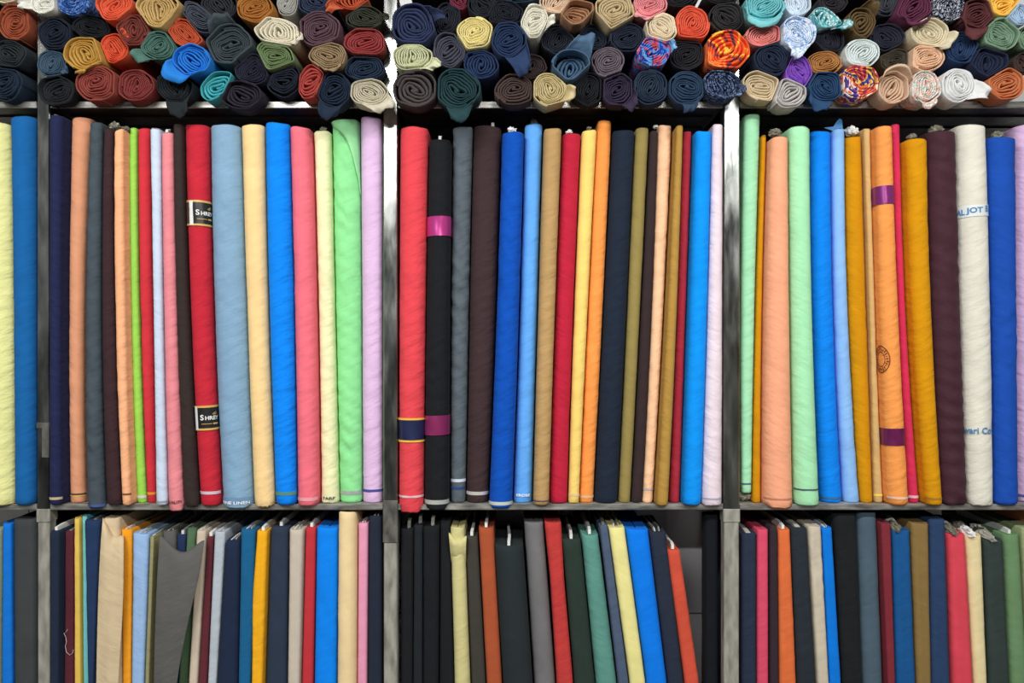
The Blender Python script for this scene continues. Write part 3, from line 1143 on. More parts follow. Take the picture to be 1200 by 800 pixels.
# middle shelf: desc, rgb, top row, bottom row, (L,R) at top, (L,R) at row 370, (L,R) at bottom, options
MIDDLE = [
 ('pale lemon', (230,230,158), 143, 593, (-26,13), (-24,17), (-22,19), {'amp':.0012,'bump':.6}),
 ('denim blue', (24,98,164), 136, 591, (13,42), (17,42), (19,43), {}),
 ('dark navy', (36,41,76), 135, 591.2, (59,79), (60,79), (60,79), {'sel':(584,3,(190,170,140))}),
 ('tan peach', (220,155,120), 137, 588, (80,109), (79,101), (80,103), {'sel':(579,2,(90,75,60)),'sel2':(581,1.2,(225,190,90))}),
 ('rumpled slate grey', (70,81,89), 143, 596, (107,123), (101,119), (103,124), {'amp':.002,'rip':.0016,'sel':(593,3,(70,90,150))}),
 ('dark brown maroon', (60,41,45), 150, 592, (121,139), (119,135), (124,146), {'fr':.003}),
 ('apricot', (245,180,135), 152, 592, (129,150), (135,152), (141,158), {'amp':.0016,'tilt':.4,'sel':(579,2,(120,80,60))}),
 ('lime green', (152,214,86), 149, 588, (150,160.5), (152,163), (158,172), {'sel':(582,3,(205,205,200))}),
 ('scarlet', (208,54,66), 150, 586, (160.5,177), (164,180), (172,185), {'sel':(578,3,(230,150,50))}),
 ('pale lavender blue', (200,217,238), 150, 592, (177,190), (181,192), (184,198), {'sel':(588,2,(150,150,160))}),
 ('dusty pink', (228,138,146), 155, 599, (189,204), (192,208), (197,216), {'txt':('QUALITY',4.5,588,(90,40,50))}),
 ('brown black slim', (54,45,44), 145, 594, (204,214), (208,221), (216,233), {}),
 ('red bolt wearing two black paper bands', (194,42,58), 145, 593, (214,245), (221,250), (231,260), {'sel':(577.5,3.5,(205,190,200)),'shrey':1}),
 ('wide sky blue', (130,166,196), 145, 596, (246,283), (250,290), (261,298), {'amp':.0014,'rip':.0006,'txt':('FINE LINEN',4.8,589,(225,238,248)),'selb':(587,8,(112,146,180))}),
 ('butter beige', (244,210,150), 145, 594, (283,310), (290,314), (299,324), {'fr':.006}),
 ('azure', (0,134,244), 143, 591, (311,340), (316,345), (323,348), {'sel':(578.5,4,(90,140,120))}),
 ('rose pink', (238,114,130), 148, 593, (340,364), (346,370), (350,373), {'sel':(585,4,(235,160,170))}),
 ('pale yellow', (238,238,190), 153, 590, (364,387), (370,391.5), (373,397), {'amp':.0018,'rip':.0009,'txt':('TARP',4.5,583.5,(60,70,80))}),
 ('mint green with a folded top', (144,228,154), 139, 588, (387,422), (391.5,424), (397,425), {'amp':.003,'rip':.0016,'fold':1,'sel':(577.5,4.5,(165,175,170))}),
 ('lilac', (223,189,228), 136, 588, (422,449), (424,449), (425,449), {'sel':(575,3,(70,80,150))}),
 ('coral red bolt with a navy and yellow band', (224,72,82), 148, 601, (469,504), (467,499), (465,497), {'sel':(582,2.5,(225,190,200)),'navyband':1,'fr':.004}),
 ('black bolt with two magenta bands', (28,30,34), 163, 598, (501,529), (499,526.5), (497,526), {'rip':.0007,'sel':(588.5,5,(170,172,170)),'mag':[(253,276),(487,510)]}),
 ('crumpled grey', (88,98,106), 148, 588, (525,554), (527,549), (526,546), {'amp':.0045,'rip':.0026,'sel':(563,3.5,(205,215,230)),'sel2':(572,3,(50,70,130))}),
 ('dark chocolate', (64,48,50), 147, 589, (555,588), (550,581), (546,572), {'sel':(578,4,(190,185,185))}),
 ('royal blue', (12,80,182), 154, 596, (588.5,614), (582,608), (573,600), {'rip':.0007,'sel':(590,4,(190,200,190))}),
 ('cornflower blue', (98,168,242), 145, 587, (614.5,637), (608.5,630), (601,624), {'amp':.0016,'txt':('EROSE',4,580,(230,240,250)),'tube':1}),
 ('tan', (184,150,100), 150, 592, (637.5,658), (631,650), (625,643), {'sel':(587,1.5,(90,80,100))}),
 ('crimson', (188,37,62), 156, 590, (658.5,682), (650,672.5), (643,666), {}),
 ('golden yellow', (252,214,120), 152, 590, (682,699), (673,688), (666,678), {'sel':(580,3,(225,200,150))}),
 ('orange with a twisted top', (250,154,78), 141, 588, (699,717), (688,706), (678,695), {'twist':1,'amp':.0016,'sel':(582,3,(225,180,140))}),
 ('dark navy black', (32,42,58), 152, 590, (717,744), (707,734), (696,724), {'amp':.0012}),
 ('olive', (148,133,78), 149, 589, (744,762), (734.5,751), (724,740), {}),
 ('slim dark brown', (56,44,46), 153, 588, (762,770.5), (751.5,763), (740,752), {}),
 ('peach rumpled', (250,198,158), 146, 588, (770.5,791), (763,780), (752,767), {'amp':.002,'rip':.0011,'sel':(573,2.5,(190,185,190))}),
 ('mustard ochre', (178,139,68), 147, 593, (791,800), (780,793), (768,783), {}),
 ('deep red', (174,48,63), 153, 589, (800,813), (793,806), (784,799), {}),
 ('bright azure', (0,148,248), 153, 592, (813,834), (806,829), (800,822), {}),
 ('pale pink white', (233,218,228), 145, 593, (834,853), (829,850), (822,847), {'sel':(584.5,2,(170,170,195)),'fr':.004}),
 ('narrow mint', (164,228,184), 133, 578, (872,895), (867.5,886), (868,882), {'amp':.0012,'scrap':1,'sel':(567,2,(90,110,140))}),
 ('dark ochre slim', (204,139,14), 158, 587, (888,899), (886,894.5), (882,894), {}),
 ('salmon', (245,170,134), 160, 596, (898.5,926), (894.5,926), (894,930), {'fr':.003,'sel':(585,2,(190,130,110))}),
 ('light mint', (168,233,184), 148, 593, (920,948), (926,951), (931,960), {'sel':(574,2,(80,100,110))}),
 ('vivid blue', (8,134,242), 153, 588, (948.5,975), (951.5,978), (961,989), {'sel':(584,1.6,(80,100,110))}),
 ('periwinkle with a peaked top', (140,189,247), 150, 586, (975.5,989), (978.5,993), (989,1007), {'peak':1,'amp':.0016}),
 ('amber ochre', (209,144,8), 159, 588, (990,1011), (994,1018), (1007,1024), {}),
 ('slim khaki', (209,174,116), 150, 588, (1011.5,1021), (1018.5,1026.5), (1024.5,1037), {'sel':(580,2.5,(240,215,90))}),
 ('orange bolt with two purple bands', (253,158,83), 147, 591, (1021.5,1044), (1027,1052), (1037.5,1064), {'sel':(583.5,2.5,(235,200,180)),'pur':[(217,238.5),(502,522)],'stamp':1}),
 ('slim raspberry', (218,54,93), 145, 587, (1044.5,1056), (1052.5,1063), (1064.5,1080), {'sel':(582,3,(235,190,200))}),
 ('amber', (213,149,14), 162, 592, (1057,1085), (1063.5,1090), (1080.5,1102), {'fr':.004,'sel':(584.5,2.5,(170,120,40))}),
 ('creased plum', (68,38,49), 153, 591, (1086,1120), (1092,1126), (1103,1133), {'amp':.0045,'skew':.5,'gl':.12,'rip':.0032}),
 ('off white bolt printed with blue letters', (226,224,210), 145, 593, (1121,1155), (1127,1161), (1134,1163), {'fr':.004,'amp':.0012,'jot':1}),
 ('deep royal blue', (28,79,176), 160, 591, (1156.5,1190), (1162,1190.5), (1164.5,1192), {'amp':.002,'rip':.0009}),
 ('pale lilac', (224,189,228), 145, 588, (1190.5,1226), (1191,1226), (1193,1226), {'sel':(582,3,(90,100,160))}),
]


def side_name(d):
    d = d.split(' with ')[0].split(' bolt ')[0]
    return d[:-5] if d.endswith(' bolt') else d


def standing_label(tab, i, where):
    d = tab[i][0]
    t = d if ' bolt ' in d else (d.split(' with ')[0] + ' fabric bolt' + (' with ' + d.split(' with ')[1] if ' with ' in d else ''))
    L = side_name(tab[i - 1][0]) if i > 0 else None
    R = side_name(tab[i + 1][0]) if i < len(tab) - 1 else None
    tries = []
    if L and R:
        tries.append(f"{t} between the {L} and {R} bolts on the {where}")
    tries += [f"{t} beside the {q} bolt on the {where}" for q in (R, L) if q]
    tries.append(f"{t} on the {where}")
    for q in tries:
        if len(q.split()) <= 16:
            return q
    return tries[-1]


def tidy(lvs, deps):
    """neighbours stand side by side in the rack: where two would share space, the one further back gives way"""
    def to_w(v, dep):
        return (v - 600) * S * (D + dep) / D

    def to_p(x, dep):
        return 600 + x / (S * (D + dep) / D)
    gap = 0.0026
    for k in range(3):
        for i in range(len(lvs) - 1):
            a, b = lvs[i][k], lvs[i + 1][k]
            da, db = deps[i], deps[i + 1]
            ra, lb = to_w(a[2], da), to_w(b[1], db)
            if lb - ra >= gap or ra - lb > 0.03:
                continue
            ov = ra + gap - lb
            wa, wb = ra - to_w(a[1], da), to_w(b[2], db) - lb
            if da > db + 0.004:
                t = min(ov, 0.22 * wa)
                ra -= t
                lb += ov - t
            elif db > da + 0.004:
                t = min(ov, 0.22 * wb)
                lb += t
                ra -= ov - t
            else:
                m = (ra + lb) / 2
                ra, lb = m - gap / 2, m + gap / 2
            a[2], b[1] = to_p(ra, da), to_p(lb, db)
    for l, d in zip(lvs, deps):
        m = (l[0][1] + l[0][2]) / 2
        for (ba, bb) in BAYS:
            if ba - 8 < m < bb + 8:
                for q in l:
                    w = [to_w(q[1], d), to_w(q[2], d)]
                    lo, hi = wx(ba) + 0.0032, wx(bb) - 0.0032
                    q[1], q[2] = to_p(max(w[0], lo), d), to_p(min(w[1], hi), d)


mid_lv = [[[t[2], *t[4]], [370, *t[5]], [t[3], *t[6]]] for t in MIDDLE]


def mid_front(i):
    yb, o = MIDDLE[i][3], MIDDLE[i][7]
    if 'scrap' in o:
        return 0.010
    if yb > 590.5:
        return -0.018
    return min(0.012, F * (190.5 / (yb - 400) - 1) * S)


def seat(yf, lv, rnd):
    return yf + min(0.02, rnd * (lv[0][2] - lv[0][1]) * S / 2)


tidy(mid_lv, [seat(mid_front(i), mid_lv[i], .97) for i in range(len(MIDDLE))])
MID_BOLTS = []
for i, t in enumerate(MIDDLE):
    desc, rgb, yt, yb, _, _, _, o = t
    rng = random.Random(i * 13 + 5)
    yf = mid_front(i)
    B = Bolt(i, mid_lv[i], yf, rng.uniform(0.17, 0.22), 0.97, o.get('amp', .0015), i * 3.7 + 1.1, o.get('skew', 1.0), o.get('tilt', rng.uniform(-.06, .06)))
    base = B.frame(yb)
    rt = root('fabric_bolt', (base[0], yf + B.d / 2, max(MID_Z, wz(yb, yf))), standing_label(MIDDLE, i, 'middle shelf'), 'fabric bolt', 'fabric bolts standing on the middle shelf')
    mat = cloth(rgb, o.get('bump', random.Random(i).uniform(.28, .58)), o.get('gl', 0.0))
    hang = MID_Z if yb > 590.5 else None
    if 'scrap' not in o and hang is None:
        # rests exactly on the shelf
        yb2 = 400 + (CAMZ - MID_Z) / (S * (D + yf) / D) - 0.2
        B.lv[2][0] = yb2
        yb = yb2
    B.rip = o.get('rip', 0.0)
    bolt_mesh(B, yt, yb, mat, rt, hang, o.get('fr', 0.0012), nz=120 if B.rip else 54)
    cxm, wm, rcm = B.frame(yb - 5)
    hs = wm / 2 - rcm + rcm * 1.45
    for key in ('sel', 'sel2'):
        if key in o:
            y, h, c = o[key]
            y = min(y, yb - h / 2 - 2)
            wrap_strip(B, rt, 'selvedge', y - h / 2, y + h / 2, -hs, hs, cloth(c, .2), .0009)
    if 'selb' in o:
        y, h, c = o['selb']
        wrap_strip(B, rt, 'selvedge', y - h / 2, y + h / 2, -hs, hs, cloth(c, .2), .0009)
    if 'txt' in o:
        body, size, y, c = o['txt']
        tv, _ = text_pts(body, size * S)
        tw = max(v[0] for v in tv)
        letter_on(B, rt, [(body, size, 0, 0, 0.12, min(1.35, 0.8 * wm * 1.25 / tw))], -min(1.35, 0.8 * wm * 1.25 / tw) * tw / 2, y + size * 0.35, plain(c, .7), rt, .0028)
    MID_BOLTS.append((B, rt, o, mat, t))


def band_on(B, rt, y0, y1, mat, edge=None, slope=0.0, extent=1.0):
    _, w, rc = B.frame((y0 + y1) / 2)
    hs = (w / 2 - rc + rc * math.pi / 2 + 0.04) * extent
    bd = wrap_strip(B, rt, 'paper_band', y0, y1, -hs, hs, mat, .0018, None, slope, 44)
    if edge:
        wrap_strip(B, rt, 'edging', y0 - 1.2, y0 + 1.2, -hs, hs, edge, .0023, bd, slope, 44, 1)
        wrap_strip(B, rt, 'edging', y1 - 1.2, y1 + 1.2, -hs, hs, edge, .0023, bd, slope, 44, 1)
    return bd


GOLD = plain((214, 172, 92), .4)
for (B, rt, o, mat, t) in MID_BOLTS:
    yf = B.yf
    if 'mag' in o:
        for (a, b) in o['mag']:
            band_on(B, rt, a, b, plain((190, 62, 138) if a < 400 else (150, 52, 104), .22, .35), None, -0.03)
    if 'pur' in o:
        for (a, b) in o['pur']:
            band_on(B, rt, a, b, plain((138, 48, 122) if a < 400 else (120, 40, 92), .22, .35), None, -0.03)
    if 'navyband' in o:
        band_on(B, rt, 491, 517, plain((32, 38, 76), .35), plain((240, 190, 70), .4))
    if 'shrey' in o:
        for (a, b, sx, sl) in ((235.5, 263, 8.6, 0.03), (476.5, 503, 5.2, -0.04)):
            bd = band_on(B, rt, a, b, plain((30, 31, 31), .35), GOLD, sl)
            _, w, rc = B.frame((a + b) / 2)
            hl = -w / 2 - 0.003 + (sx - 3) * S * 1.35
            wrap_strip(B, rt, 'white_strip', a - .4, b + .4, hl, hl + 4.6 * S, PAPER, .0026, bd, sl, 4)
            if sx > 8:
                wrap_strip(B, rt, 'brown_panel', a + 1.4, b - 1.4, -(w / 2 - rc + rc * 1.57), hl, plain((88, 62, 52), .5), .0022, bd, sl, 8)
            s0 = hl + 7.6 * S
            ym = (a + b) / 2
            letter_on(B, rt, [('S', 8.6, 0, -1.5, .22, 1.0), ('HREY', 6.2, 5.0, -1.5, .18, 0.95)], s0, ym + .8, PAPER, bd, .0030, sl)
            wrap_strip(B, rt, 'gold_line', ym + 6.6, ym + 7.2, s0 + 1 * S, s0 + 12 * S, GOLD, .0027, bd, sl, 8, 1)
            wrap_strip(B, rt, 'gold_mark', ym + 6.0, ym + 7.8, s0 + 13 * S, s0 + 19 * S, GOLD, .0027, bd, sl, 6, 1)
            # small wing emblem over the word
            V, Fc = [], []
            for (q, (u0, v0, u1, v1, th)) in enumerate(((12, -5.6, 18, -8.6, 1.0), (13, -4.9, 18.6, -6.4, .8))):
                n0 = len(V)
                for k in range(7):
                    f = k / 6
                    ww = th * math.sin(math.pi * (0.08 + .9 * f))
                    for sg in (-1, 1):
                        p = B.at(s0 + (u0 + (u1 - u0) * f) * S, ym + v0 + (v1 - v0) * f + sg * ww / 2 + 1, .003)
                        V.append((p[0] - rt.location[0], p[1] - rt.location[1], p[2] - rt.location[2]))
                for k in range(6):
                    Fc.append([n0 + 2 * k, n0 + 2 * k + 1, n0 + 2 * k + 3, n0 + 2 * k + 2])
            mesh_obj('wing_emblem', V, Fc, GOLD, bd)
    if 'stamp' in o:
        ink = plain((128, 62, 26), .8)
        yc = 421
        _, w, rc = B.frame(yc)
        sc0 = -16.0 * S
        V, Fc = [], []

        def ring(r0, r1, a0=0, a1=2 * math.pi, n=40):
            b0 = len(V)
            for k in range(n + 1):
                an = a0 + (a1 - a0) * k / n
                for r in (r0, r1):
                    p = B.at(sc0 + r * math.cos(an) * S * .9, yc - r * 1.25 * math.sin(an), .0012)
                    V.append((p[0] - rt.location[0], p[1] - rt.location[1], p[2] - rt.location[2]))
            for k in range(n):
                Fc.append([b0 + 2 * k, b0 + 2 * k + 1, b0 + 2 * k + 3, b0 + 2 * k + 2])
        ring(12.0, 13.2)
        ring(6.6, 7.4)
        for k in range(26):
            an = 2 * math.pi * k / 26
            ring(8.4 + .6 * math.sin(k * 2.3), 11.0 - .7 * math.sin(k * 1.7), an, an + .13, 2)
        mesh_obj('ink_stamp', V, Fc, ink, rt, smooth=False)
    if 'jot' in o:
        ink = plain((72, 138, 190), .7)
        _, w, rc = B.frame(246)
        wrap_strip(B, rt, 'printed_tape', 239.5, 253, -(w / 2 + .012), w / 2 + .012, plain((226, 232, 232), .5), .0014, None, -.06)
        letter_on(B, rt, [('AL', 9.0, 0, -2.0, .3, .9), ('JOT', 8.5, 11.5, -.5, .3, 1.15), ('B', 10, 31, 0, .3, 1.0)], -w * .70, 249.5, ink, rt, .0021, -.06)
        _, w, rc = B.frame(504)
        letter_on(B, rt, [('wari Cot', 10.5, 0, 0, .2, .88)], -w * .70, 508, ink, rt, .0024)
    if 'tube' in o:
        c, w, rc = B.frame(145)
        crumple(rt, (c + .001, yf + .035, wz(141, yf)), .0085, .0085, .012, TUBEC, 3.3, 'core_tube')
    if 'scrap' in o:
        c, w, rc = B.frame(575)
        zb = wz(578, yf)
        hgt = (zb - MID_Z) / 2
        crumple(rt, (c - .002, yf + .03, MID_Z + hgt * 1.02), .016, .02, hgt * .98, PLASTIC_D, 8.2)
    if 'peak' in o:
        V, Fc = [], []
        pts = [(969, 150), (977, 149), (981, 143), (984, 139.5), (986, 141), (987, 152), (978, 153)]
        for dy in (0.012, 0.05):
            for a, b in pts:
                p = px(a, b, yf + dy)
                V.append((p[0] - rt.location[0], p[1] - rt.location[1], p[2] - rt.location[2]))
        n = len(pts)
        Fc = [list(range(n)), list(range(2 * n - 1, n - 1, -1))] + [[k, (k + 1) % n, n + (k + 1) % n, n + k] for k in range(n)]
        ob = mesh_obj('folded_corner', V, Fc, cloth((84, 140, 196), .3), rt, smooth=False)
        bv = ob.modifiers.new('soft', 'BEVEL')
        bv.width = .0015
        bv.segments = 2
    if 'twist' in o:
        c, w, rc = B.frame(143)
        crumple(rt, (c + .001, yf + .02, wz(147, yf)), w * .42, .016, .014, mat, 1.9, 'gathered_end')
    if 'fold' in o:
        # loose corner of cloth folded over the bolt's top
        V, Fc = [], []
        rowsf = [((389, 141), (421, 141)), ((392, 148), (421.5, 156)), ((404, 156), (421.5, 178)), ((413, 172), (422, 205)), ((419, 190), (422.5, 228))]
        NU = 8
        for k, (p, q) in enumerate(rowsf):
            for u in range(NU + 1):
                f = u / NU
                s_y = p[1] + (q[1] - p[1]) * f
                xx = p[0] + (q[0] - p[0]) * f
                cx, w, rc = B.frame(min(max(s_y, 141), 580))
                rel = (wx(xx, B.dep) - cx) / (w / 2)
                rel = max(-.97, min(.97, rel))
                yy = yf + rc * (1 - math.sqrt(max(0, 1 - rel * rel))) - .0035 - .003 * math.sin(f * 3.1)
                V.append((wx(xx, B.dep) - rt.location[0], yy - rt.location[1], wz(s_y, yf) - rt.location[2]))
        for k in range(len(rowsf) - 1):
            for u in range(NU):
                a = k * (NU + 1) + u
                Fc.append([a, a + 1, a + NU + 2, a + NU + 1])
        ob = mesh_obj('folded_corner', V, Fc, cloth((160, 235, 170), .3), rt)
        sm = ob.modifiers.new('thickness', 'SOLIDIFY')
        sm.thickness = .0015

# bits of paper and plastic sticking out of the tops on the middle shelf: bolt index, px, row, size, kind
BITS = [(5, 135, 148.5, 6, 'g'), (6, 147, 151, 4, 'g'), (10, 195, 150, 3.4, 'p'), (17, 379, 152, 4, 'g'), (21, 515, 157, 3.2, 'p'), (23, 577, 144, 3.4, 'p'),
        (24, 600, 153, 5, 'w'), (27, 667, 155.5, 4, 'w'), (33, 768, 149, 3, 'w'), (40, 908, 156, 6.5, 'g'), (44, 998, 154, 7, 'w'), (48, 1069, 161, 5, 'g'), (49, 1097, 153, 7, 'g'),
        (51, 1169, 159, 6, 'g'), (28, 690, 151, 3, 'g'), (2, 66, 137, 3, 'g')]
for (bi, x, y, sz, kind) in BITS:
    B, rt, o, mat, t = MID_BOLTS[bi]
    dep = B.yf + .022
    p = px(x, y, dep)
    r = sz * S
    if kind == 'p':
        zt = wz(t[2], B.yf)
        card(rt, p[0] - r * .5, p[0] + r * .5, dep, dep + .012, zt - .012, zt + 7.5 * S, PAPER, .001, 'paper_tag')
    else:
        crumple(rt, p, r, r * 1.2, r * .75, PAPER if kind == 'w' else PLASTIC_D, x * .37)

# ------------------------------------------------------------------ lower shelf: flat boards of cloth standing on edge
# desc, rgb, top row, (L,R) at the top, (L,R) at row 800, options
LOWER = [
 ('pale green sliver', (164,178,144), 620, (-18,3), (-18,1), {}),
 ('cobalt blue', (22,120,220), 613, (3,14), (1.5,15), {}),
 ('wide charcoal', (66,70,72), 608, (14.5,47), (15.5,47), {'d':.3}),
 ('dark navy slim', (35,46,67), 622, (60,74), (60,72.5), {'card':'w','y':-.006}),
 ('maroon with a loose pale thread', (90,41,51), 622, (74.5,87), (73,87), {'card':'g','thread':1}),
 ('slim yellow', (232,195,94), 607, (87.5,95), (87.5,96), {}),
 ('slim aqua', (120,205,210), 604, (95,104), (96.5,105), {}),
 ('navy flared', (38,58,94), 610, (95,119), (105.5,111.5), {'card':'g','y':.0,'yb':.03}),
 ('draped beige', (212,192,157), 607, (119.5,142), (112.5,143.5), {'amp':.0035,'drape':1}),
 ('bright orange', (255,163,42), 620, (142.5,156), (144,154.5), {'card':'p'}),
 ('light blue', (155,190,234), 625, (156.5,176), (155.5,170), {'card':'p'}),
 ('pale olive', (155,150,110), 628, (176.5,187), (170.5,180), {'card':'p'}),
 ('grey bolt with its loose front sheet hanging open', (96,96,94), 622, (187.5,207), (180.5,205), {'card':'p','drape':2,'y':.045}),
 ('small navy', (38,54,90), 626, (208.5,219), (205.5,209), {'y':.05,'card':'w'}),
 ('forest green', (90,120,90), 618, (220,231), (210,221.5), {'y':.045,'card':'g'}),
 ('stone beige', (210,195,175), 621, (231.5,242.5), (222,232), {'card':'p'}),
 ('maroon slim', (100,45,54), 628, (243,251), (232.5,243), {'card':'w'}),
 ('silver blue', (184,195,205), 622, (251.5,265), (243.5,254.5), {'card':'p'}),
 ('midnight navy', (33,45,70), 633, (265.5,282), (255,279), {'card':'p'}),
 ('teal blue', (28,98,144), 620, (283,300), (280,294.5), {'card':'p'}),
 ('amber yellow', (248,178,34), 622, (302,314), (295,308), {'card':'w','mid':(700,296,311)}),
 ('broad slate navy', (46,58,77), 617, (314.5,339.5), (309,337.5), {'card':'w'}),
 ('greige', (200,190,175), 620, (340,356), (338,351.5), {'card':'p'}),
 ('red', (194,55,63), 618, (356.5,371), (352,367.5), {'card':'w'}),
 ('azure blue', (0,134,244), 618, (372,397), (369,395), {}),
 ('round cream', (240,215,165), 600, (397.5,419), (396,418), {'rnd':.95,'amp':.0016,'d':.2,'y':.0}),
 ('candy pink', (230,155,185), 613, (420,432), (419,430.5), {'card':'p'}),
 ('ink navy', (38,45,62), 605, (432.5,448), (431,448), {'card':'p'}),
 ('square shouldered black', (30,32,36), 620, (467,485), (467,484), {'card':'t'}),
 ('slim blue black', (34,40,45), 615, (485.5,496), (484.5,496), {'card':'t'}),
 ('soft black', (28,31,35), 617, (496.5,514.5), (496.5,513), {'card':'t','amp':.0016}),
 ('plain black', (30,32,36), 610, (515,530), (513.5,532), {}),
 ('pale pistachio with a flared collar', (210,203,145), 618, (528,544), (533,551), {'amp':.0016,'collar':1,'rnd':.9,'d':.16}),
 ('dark umber', (66,64,59), 628, (544,561), (551.5,569.5), {'card':'w'}),
 ('rust', (174,86,54), 618, (559.5,579), (570,589), {'card':'w','amp':.0013}),
 ('large black green', (42,50,53), 640, (579.5,613), (589.5,624), {'card':'w','rnd':.9,'d':.2,'y':.0}),
 ('thick grey', (116,116,118), 612, (608,637), (626,652), {'rnd':.95,'amp':.0016,'y':.02,'d':.2}),
 ('red waisted', (194,63,61), 612, (638,658), (652.5,672), {'mid':(680,645,661)}),
 ('dark forest', (44,59,52), 632, (658.5,680), (672.5,697), {'card':'w'}),
 ('teal', (94,150,139), 626, (680.5,702), (698,724), {'card':'w','rnd':.8}),
 ('slate blue slim', (79,94,119), 615, (702.5,712), (724.5,737), {'card':'g'}),
 ('lemon yellow', (236,229,154), 618, (712.5,731.5), (737.5,756), {'card':'p'}),
 ('strong blue', (0,124,238), 620, (732,759), (756.5,781), {}),
 ('navy slanting', (42,50,66), 623, (760,780), (781.5,801), {'card':'p','d':.17}),
 ('short orange red', (209,84,63), 644, (781,796), (801.5,819), {'card':'w','d':.13}),
 ('tall black upright', (22,26,32), 604, (826,844), (826,844), {'d':.045,'y':.03}),
 ('navy with a card insert', (42,52,72), 625, (868,886), (868,886), {'card':'c'}),
 ('pink', (220,79,109), 620, (886.5,901.5), (886.5,902), {}),
 ('slim dark plum', (56,44,52), 616, (902,910.5), (902.5,912), {}),
 ('pumpkin orange', (226,114,64), 620, (911,925), (913,933), {'card':'w','amp':.0014}),
 ('navy black', (42,50,58), 618, (925.5,946), (933.5,957), {'card':'c'}),
 ('twisted beige', (206,196,176), 616, (946.5,961.5), (957.5,970.5), {'amp':.0026}),
 ('clear blue', (8,124,229), 618, (962,974), (971.5,985), {'card':'p'}),
 ('black', (32,34,36), 602, (975,1002), (985.5,1008.5), {'amp':.0014}),
 ('tall slate', (79,99,114), 600, (1002,1031), (1009,1038.5), {'rnd':.85}),
 ('slim maroon', (130,48,58), 613, (1031.5,1043), (1039.5,1048), {}),
 ('ocean blue', (28,88,148), 621, (1044,1064.5), (1048.5,1072), {'card':'x'}),
 ('bronze', (139,114,68), 613, (1066,1087), (1073,1089.5), {}),
 ('steel navy', (45,68,104), 608, (1087.5,1108), (1090,1114.5), {}),
 ('rose red', (220,74,89), 625, (1109.5,1129), (1116,1139), {'card':'x'}),
 ('cream', (236,220,170), 627, (1129.5,1151), (1139.5,1157.5), {'card':'x','rnd':.8}),
 ('dark green grey', (54,66,64), 632, (1151.5,1173), (1158,1181.5), {'card':'x'}),
 ('fern green', (110,146,105), 626, (1173.5,1195), (1182,1205), {'card':'w','rnd':.85,'amp':.0016}),
 ('light green', (160,175,130), 618, (1195.5,1214), (1206,1224), {}),
 ('salmon orange', (226,140,104), 603, (1215,1240), (1226,1250), {}),
]
LOWZ = wz(LOW_TOP)
low_lv = []
for t in LOWER:
    desc, rgb, yt, a, b, o = t
    yb = LOW_TOP
    slope = [(b[k] - a[k]) / (800 - yt) for k in (0, 1)]
    lean = sum(slope) / 2
    g = 0.25 if abs(lean) > .07 else 0.5
    e = [b[k] + slope[k] * g * (yb - 800) * (1 if abs(slope[0] - slope[1]) < .1 else .2) for k in (0, 1)]
    low_lv.append([[yt, *a], [800, *b], [yb, *e]])
LOWF = [t[5].get('y', random.Random(i * 17 + 3).uniform(0.008, 0.022)) for i, t in enumerate(LOWER)]
tidy(low_lv, [seat(LOWF[i], low_lv[i], LOWER[i][5].get('rnd', .6)) for i in range(len(LOWER))])
LOW_BOLTS = []
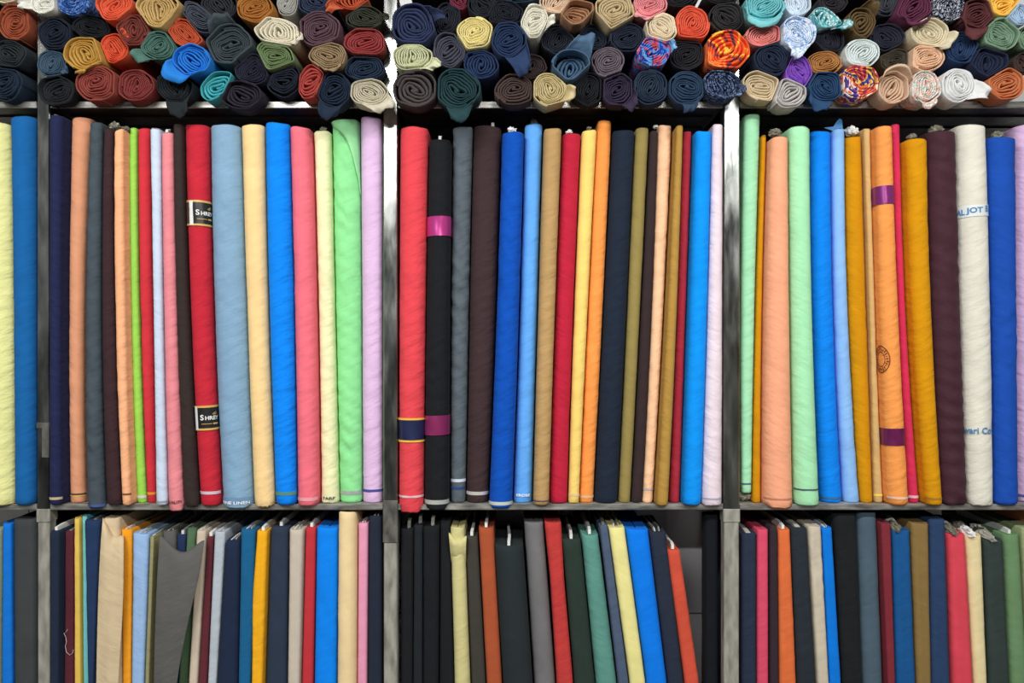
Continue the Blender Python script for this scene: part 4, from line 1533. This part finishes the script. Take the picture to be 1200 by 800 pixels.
for i, t in enumerate(LOWER):
    desc, rgb, yt, a, b, o = t
    rng = random.Random(i * 17 + 3)
    yf = LOWF[i]
    dep = o.get('d', rng.uniform(.25, .275))
    lv = low_lv[i]
    yb = 400 + (CAMZ - LOWZ) / (S * (D + yf) / D) - 0.3
    lv[2][0] = yb
    if 'mid' in o:
        lv = [lv[0], list(o['mid']), lv[1], lv[2]]
    else:
        lv = [lv[0], [(yt + 800) / 2, (lv[0][1] + lv[1][1]) / 2, (lv[0][2] + lv[1][2]) / 2], lv[1], lv[2]]
    B = Bolt(i, lv, yf, dep, o.get('rnd', .6), o.get('amp', .001), i * 2.9 + 77, 1.0, 0.0)
    base = B.frame(yb)
    rt = root('fabric_bolt', (base[0], yf + dep / 2, LOWZ), standing_label(LOWER, i, 'lower shelf'), 'fabric bolt', 'fabric bolts standing on the lower shelf')
    mat = cloth(rgb, rng.uniform(.14, .34))
    bolt_mesh(B, yt, yb, mat, rt, None, 0.001, nz=46)
    LOW_BOLTS.append((B, rt, o, mat, t))
    cx, w, rc = B.frame(yt)
    zt = wz(yt, yf)
    c = o.get('card')
    hmax = wz(MID_BOT) - .006
    if c == 'w':
        card(rt, cx - .003, cx + .003, yf + min(.016, w * .4), yf + dep * .8, zt - .012, min(hmax, zt + .011), PAPER, .0, curl=.0012)
    elif c == 'g':
        card(rt, cx - .003, cx + .003, yf + min(.018, w * .5), yf + dep * .8, zt - .012, min(hmax, zt + .005), PLASTIC_D, .0, curl=.002)
    elif c == 'c':
        card(rt, cx - .005, cx + .005, yf + .008, yf + dep * .85, zt - .012, min(hmax, zt + .004), CARD, 0, curl=.001)
    elif c == 't':
        card(rt, cx - .003, cx + .004, yf + .03, yf + .045, zt - .012, min(hmax, zt + .014), PLASTIC, .001, 'paper_tag')
    elif c == 'p':
        for q in range(2):
            card(rt, cx + (q * 2 - 1) * w * .14 - .0012, cx + (q * 2 - 1) * w * .14 + .0012, yf + .006 + .008 * q, yf + dep * .85, zt - .012, min(hmax, zt + .004 + .002 * q), PLASTIC if q else PAPER, 0, 'plastic_wrap', .0022)
    elif c == 'x':
        for q in range(3):
            crumple(rt, (cx + (q - 1) * w * .22, yf + .022 + .03 * q, zt + .004), w * .24, .03, .010, (PAPER, PLASTIC, PLASTIC_D)[(q + i) % 3], i * 1.3 + q)
    if 'thread' in o:
        pp = [(79.5, 737), (77.5, 740), (75, 742), (77, 746), (78, 752), (76.5, 757), (78, 764), (82, 767.5), (85, 765), (86, 761)]
        V, Fc = [], []
        n = 36
        for k in range(n + 1):
            f = k / n * (len(pp) - 1)
            j = min(int(f), len(pp) - 2)
            u = f - j
            u = u * u * (3 - 2 * u) * 0.5 + u * 0.5
            q = px(pp[j][0] + (pp[j + 1][0] - pp[j][0]) * u, pp[j][1] + (pp[j + 1][1] - pp[j][1]) * u, yf - .0016)
            for m in range(5):
                an = 2 * math.pi * m / 5
                V.append((q[0] + .0006 * math.cos(an) - rt.location[0], q[1] + .0006 * math.sin(an) - rt.location[1], q[2] + .0004 * math.cos(an + 1) - rt.location[2]))
        for k in range(n):
            for m in range(5):
                Fc.append([k * 5 + m, k * 5 + (m + 1) % 5, k * 5 + 5 + (m + 1) % 5, k * 5 + 5 + m])
        mesh_obj('loose_thread', V, Fc, plain((222, 198, 198), .8), rt)


def drape(rt, rows, mat, y0, bulge, name='loose_drape', nu=20, seed=0.0, depth_top=0.0):
    """hanging sheet of cloth: rows of (left px, left row, right px, right row, sag px, depth)"""
    V, Fc = [], []
    o = rt.location
    for k, (xl, yl, xr, yr, sag, dd) in enumerate(rows):
        for i in range(nu + 1):
            f = i / nu
            y = yl + (yr - yl) * f + sag * math.sin(math.pi * f) ** 1.5
            dep = y0 + dd - bulge * math.sin(math.pi * f) + .004 * noise.noise((f * 3, k * .5, seed))
            p = px(xl + (xr - xl) * f, y, dep)
            V.append((p[0] - o[0], p[1] - o[1], p[2] - o[2]))
    for k in range(len(rows) - 1):
        for i in range(nu):
            a = k * (nu + 1) + i
            Fc.append([a, a + 1, a + nu + 2, a + nu + 1])
    ob = mesh_obj(name, V, Fc, mat, rt)
    sm = ob.modifiers.new('thickness', 'SOLIDIFY')
    sm.thickness = .0018
    sb = ob.modifiers.new('smooth', 'SUBSURF')
    sb.levels = sb.render_levels = 1
    return ob


for (B, rt, o, mat, t) in LOW_BOLTS:
    if o.get('drape') == 2:
        drape(rt, [(187, 627, 240, 633, 17, .012), (187, 629, 240, 634, 17, .0), (186, 645, 238, 645, 12, -.004), (184.5, 670, 234, 672, 6, -.008), (183, 705, 226, 705, 2, -.01), (181.5, 745, 217, 745, 0, -.008),
                   (180.5, 800, 206, 800, 0, -.002), (180.5, 860, 203, 860, 0, .0), (180.5, 940, 203, 940, 0, .0)], mat, -.004, .006, seed=4.2)
    if o.get('drape') == 1:
        drape(rt, [(120, 606, 145, 628, 10, .02), (120, 607.5, 145, 629, 10, .002), (118.5, 630, 145, 645, 8, -.004), (116.5, 670, 145, 672, 3, -.004), (114.5, 720, 144.5, 720, 0, -.002), (112.8, 800, 138, 800, 0, .0),
                   (112, 900, 136, 900, 0, .0)], mat, -.003, .004, seed=9.1)
    if o.get('collar'):
        drape(rt, [(525.5, 624, 547, 628, 7, .014), (525.5, 625, 547, 629, 7, .0), (527, 636, 546, 638, 3, -.001), (528.5, 652, 546, 652, 2, .012), (529, 660, 546.5, 660, 0, .03)], mat, .006, .006, 'collar', seed=2.2)
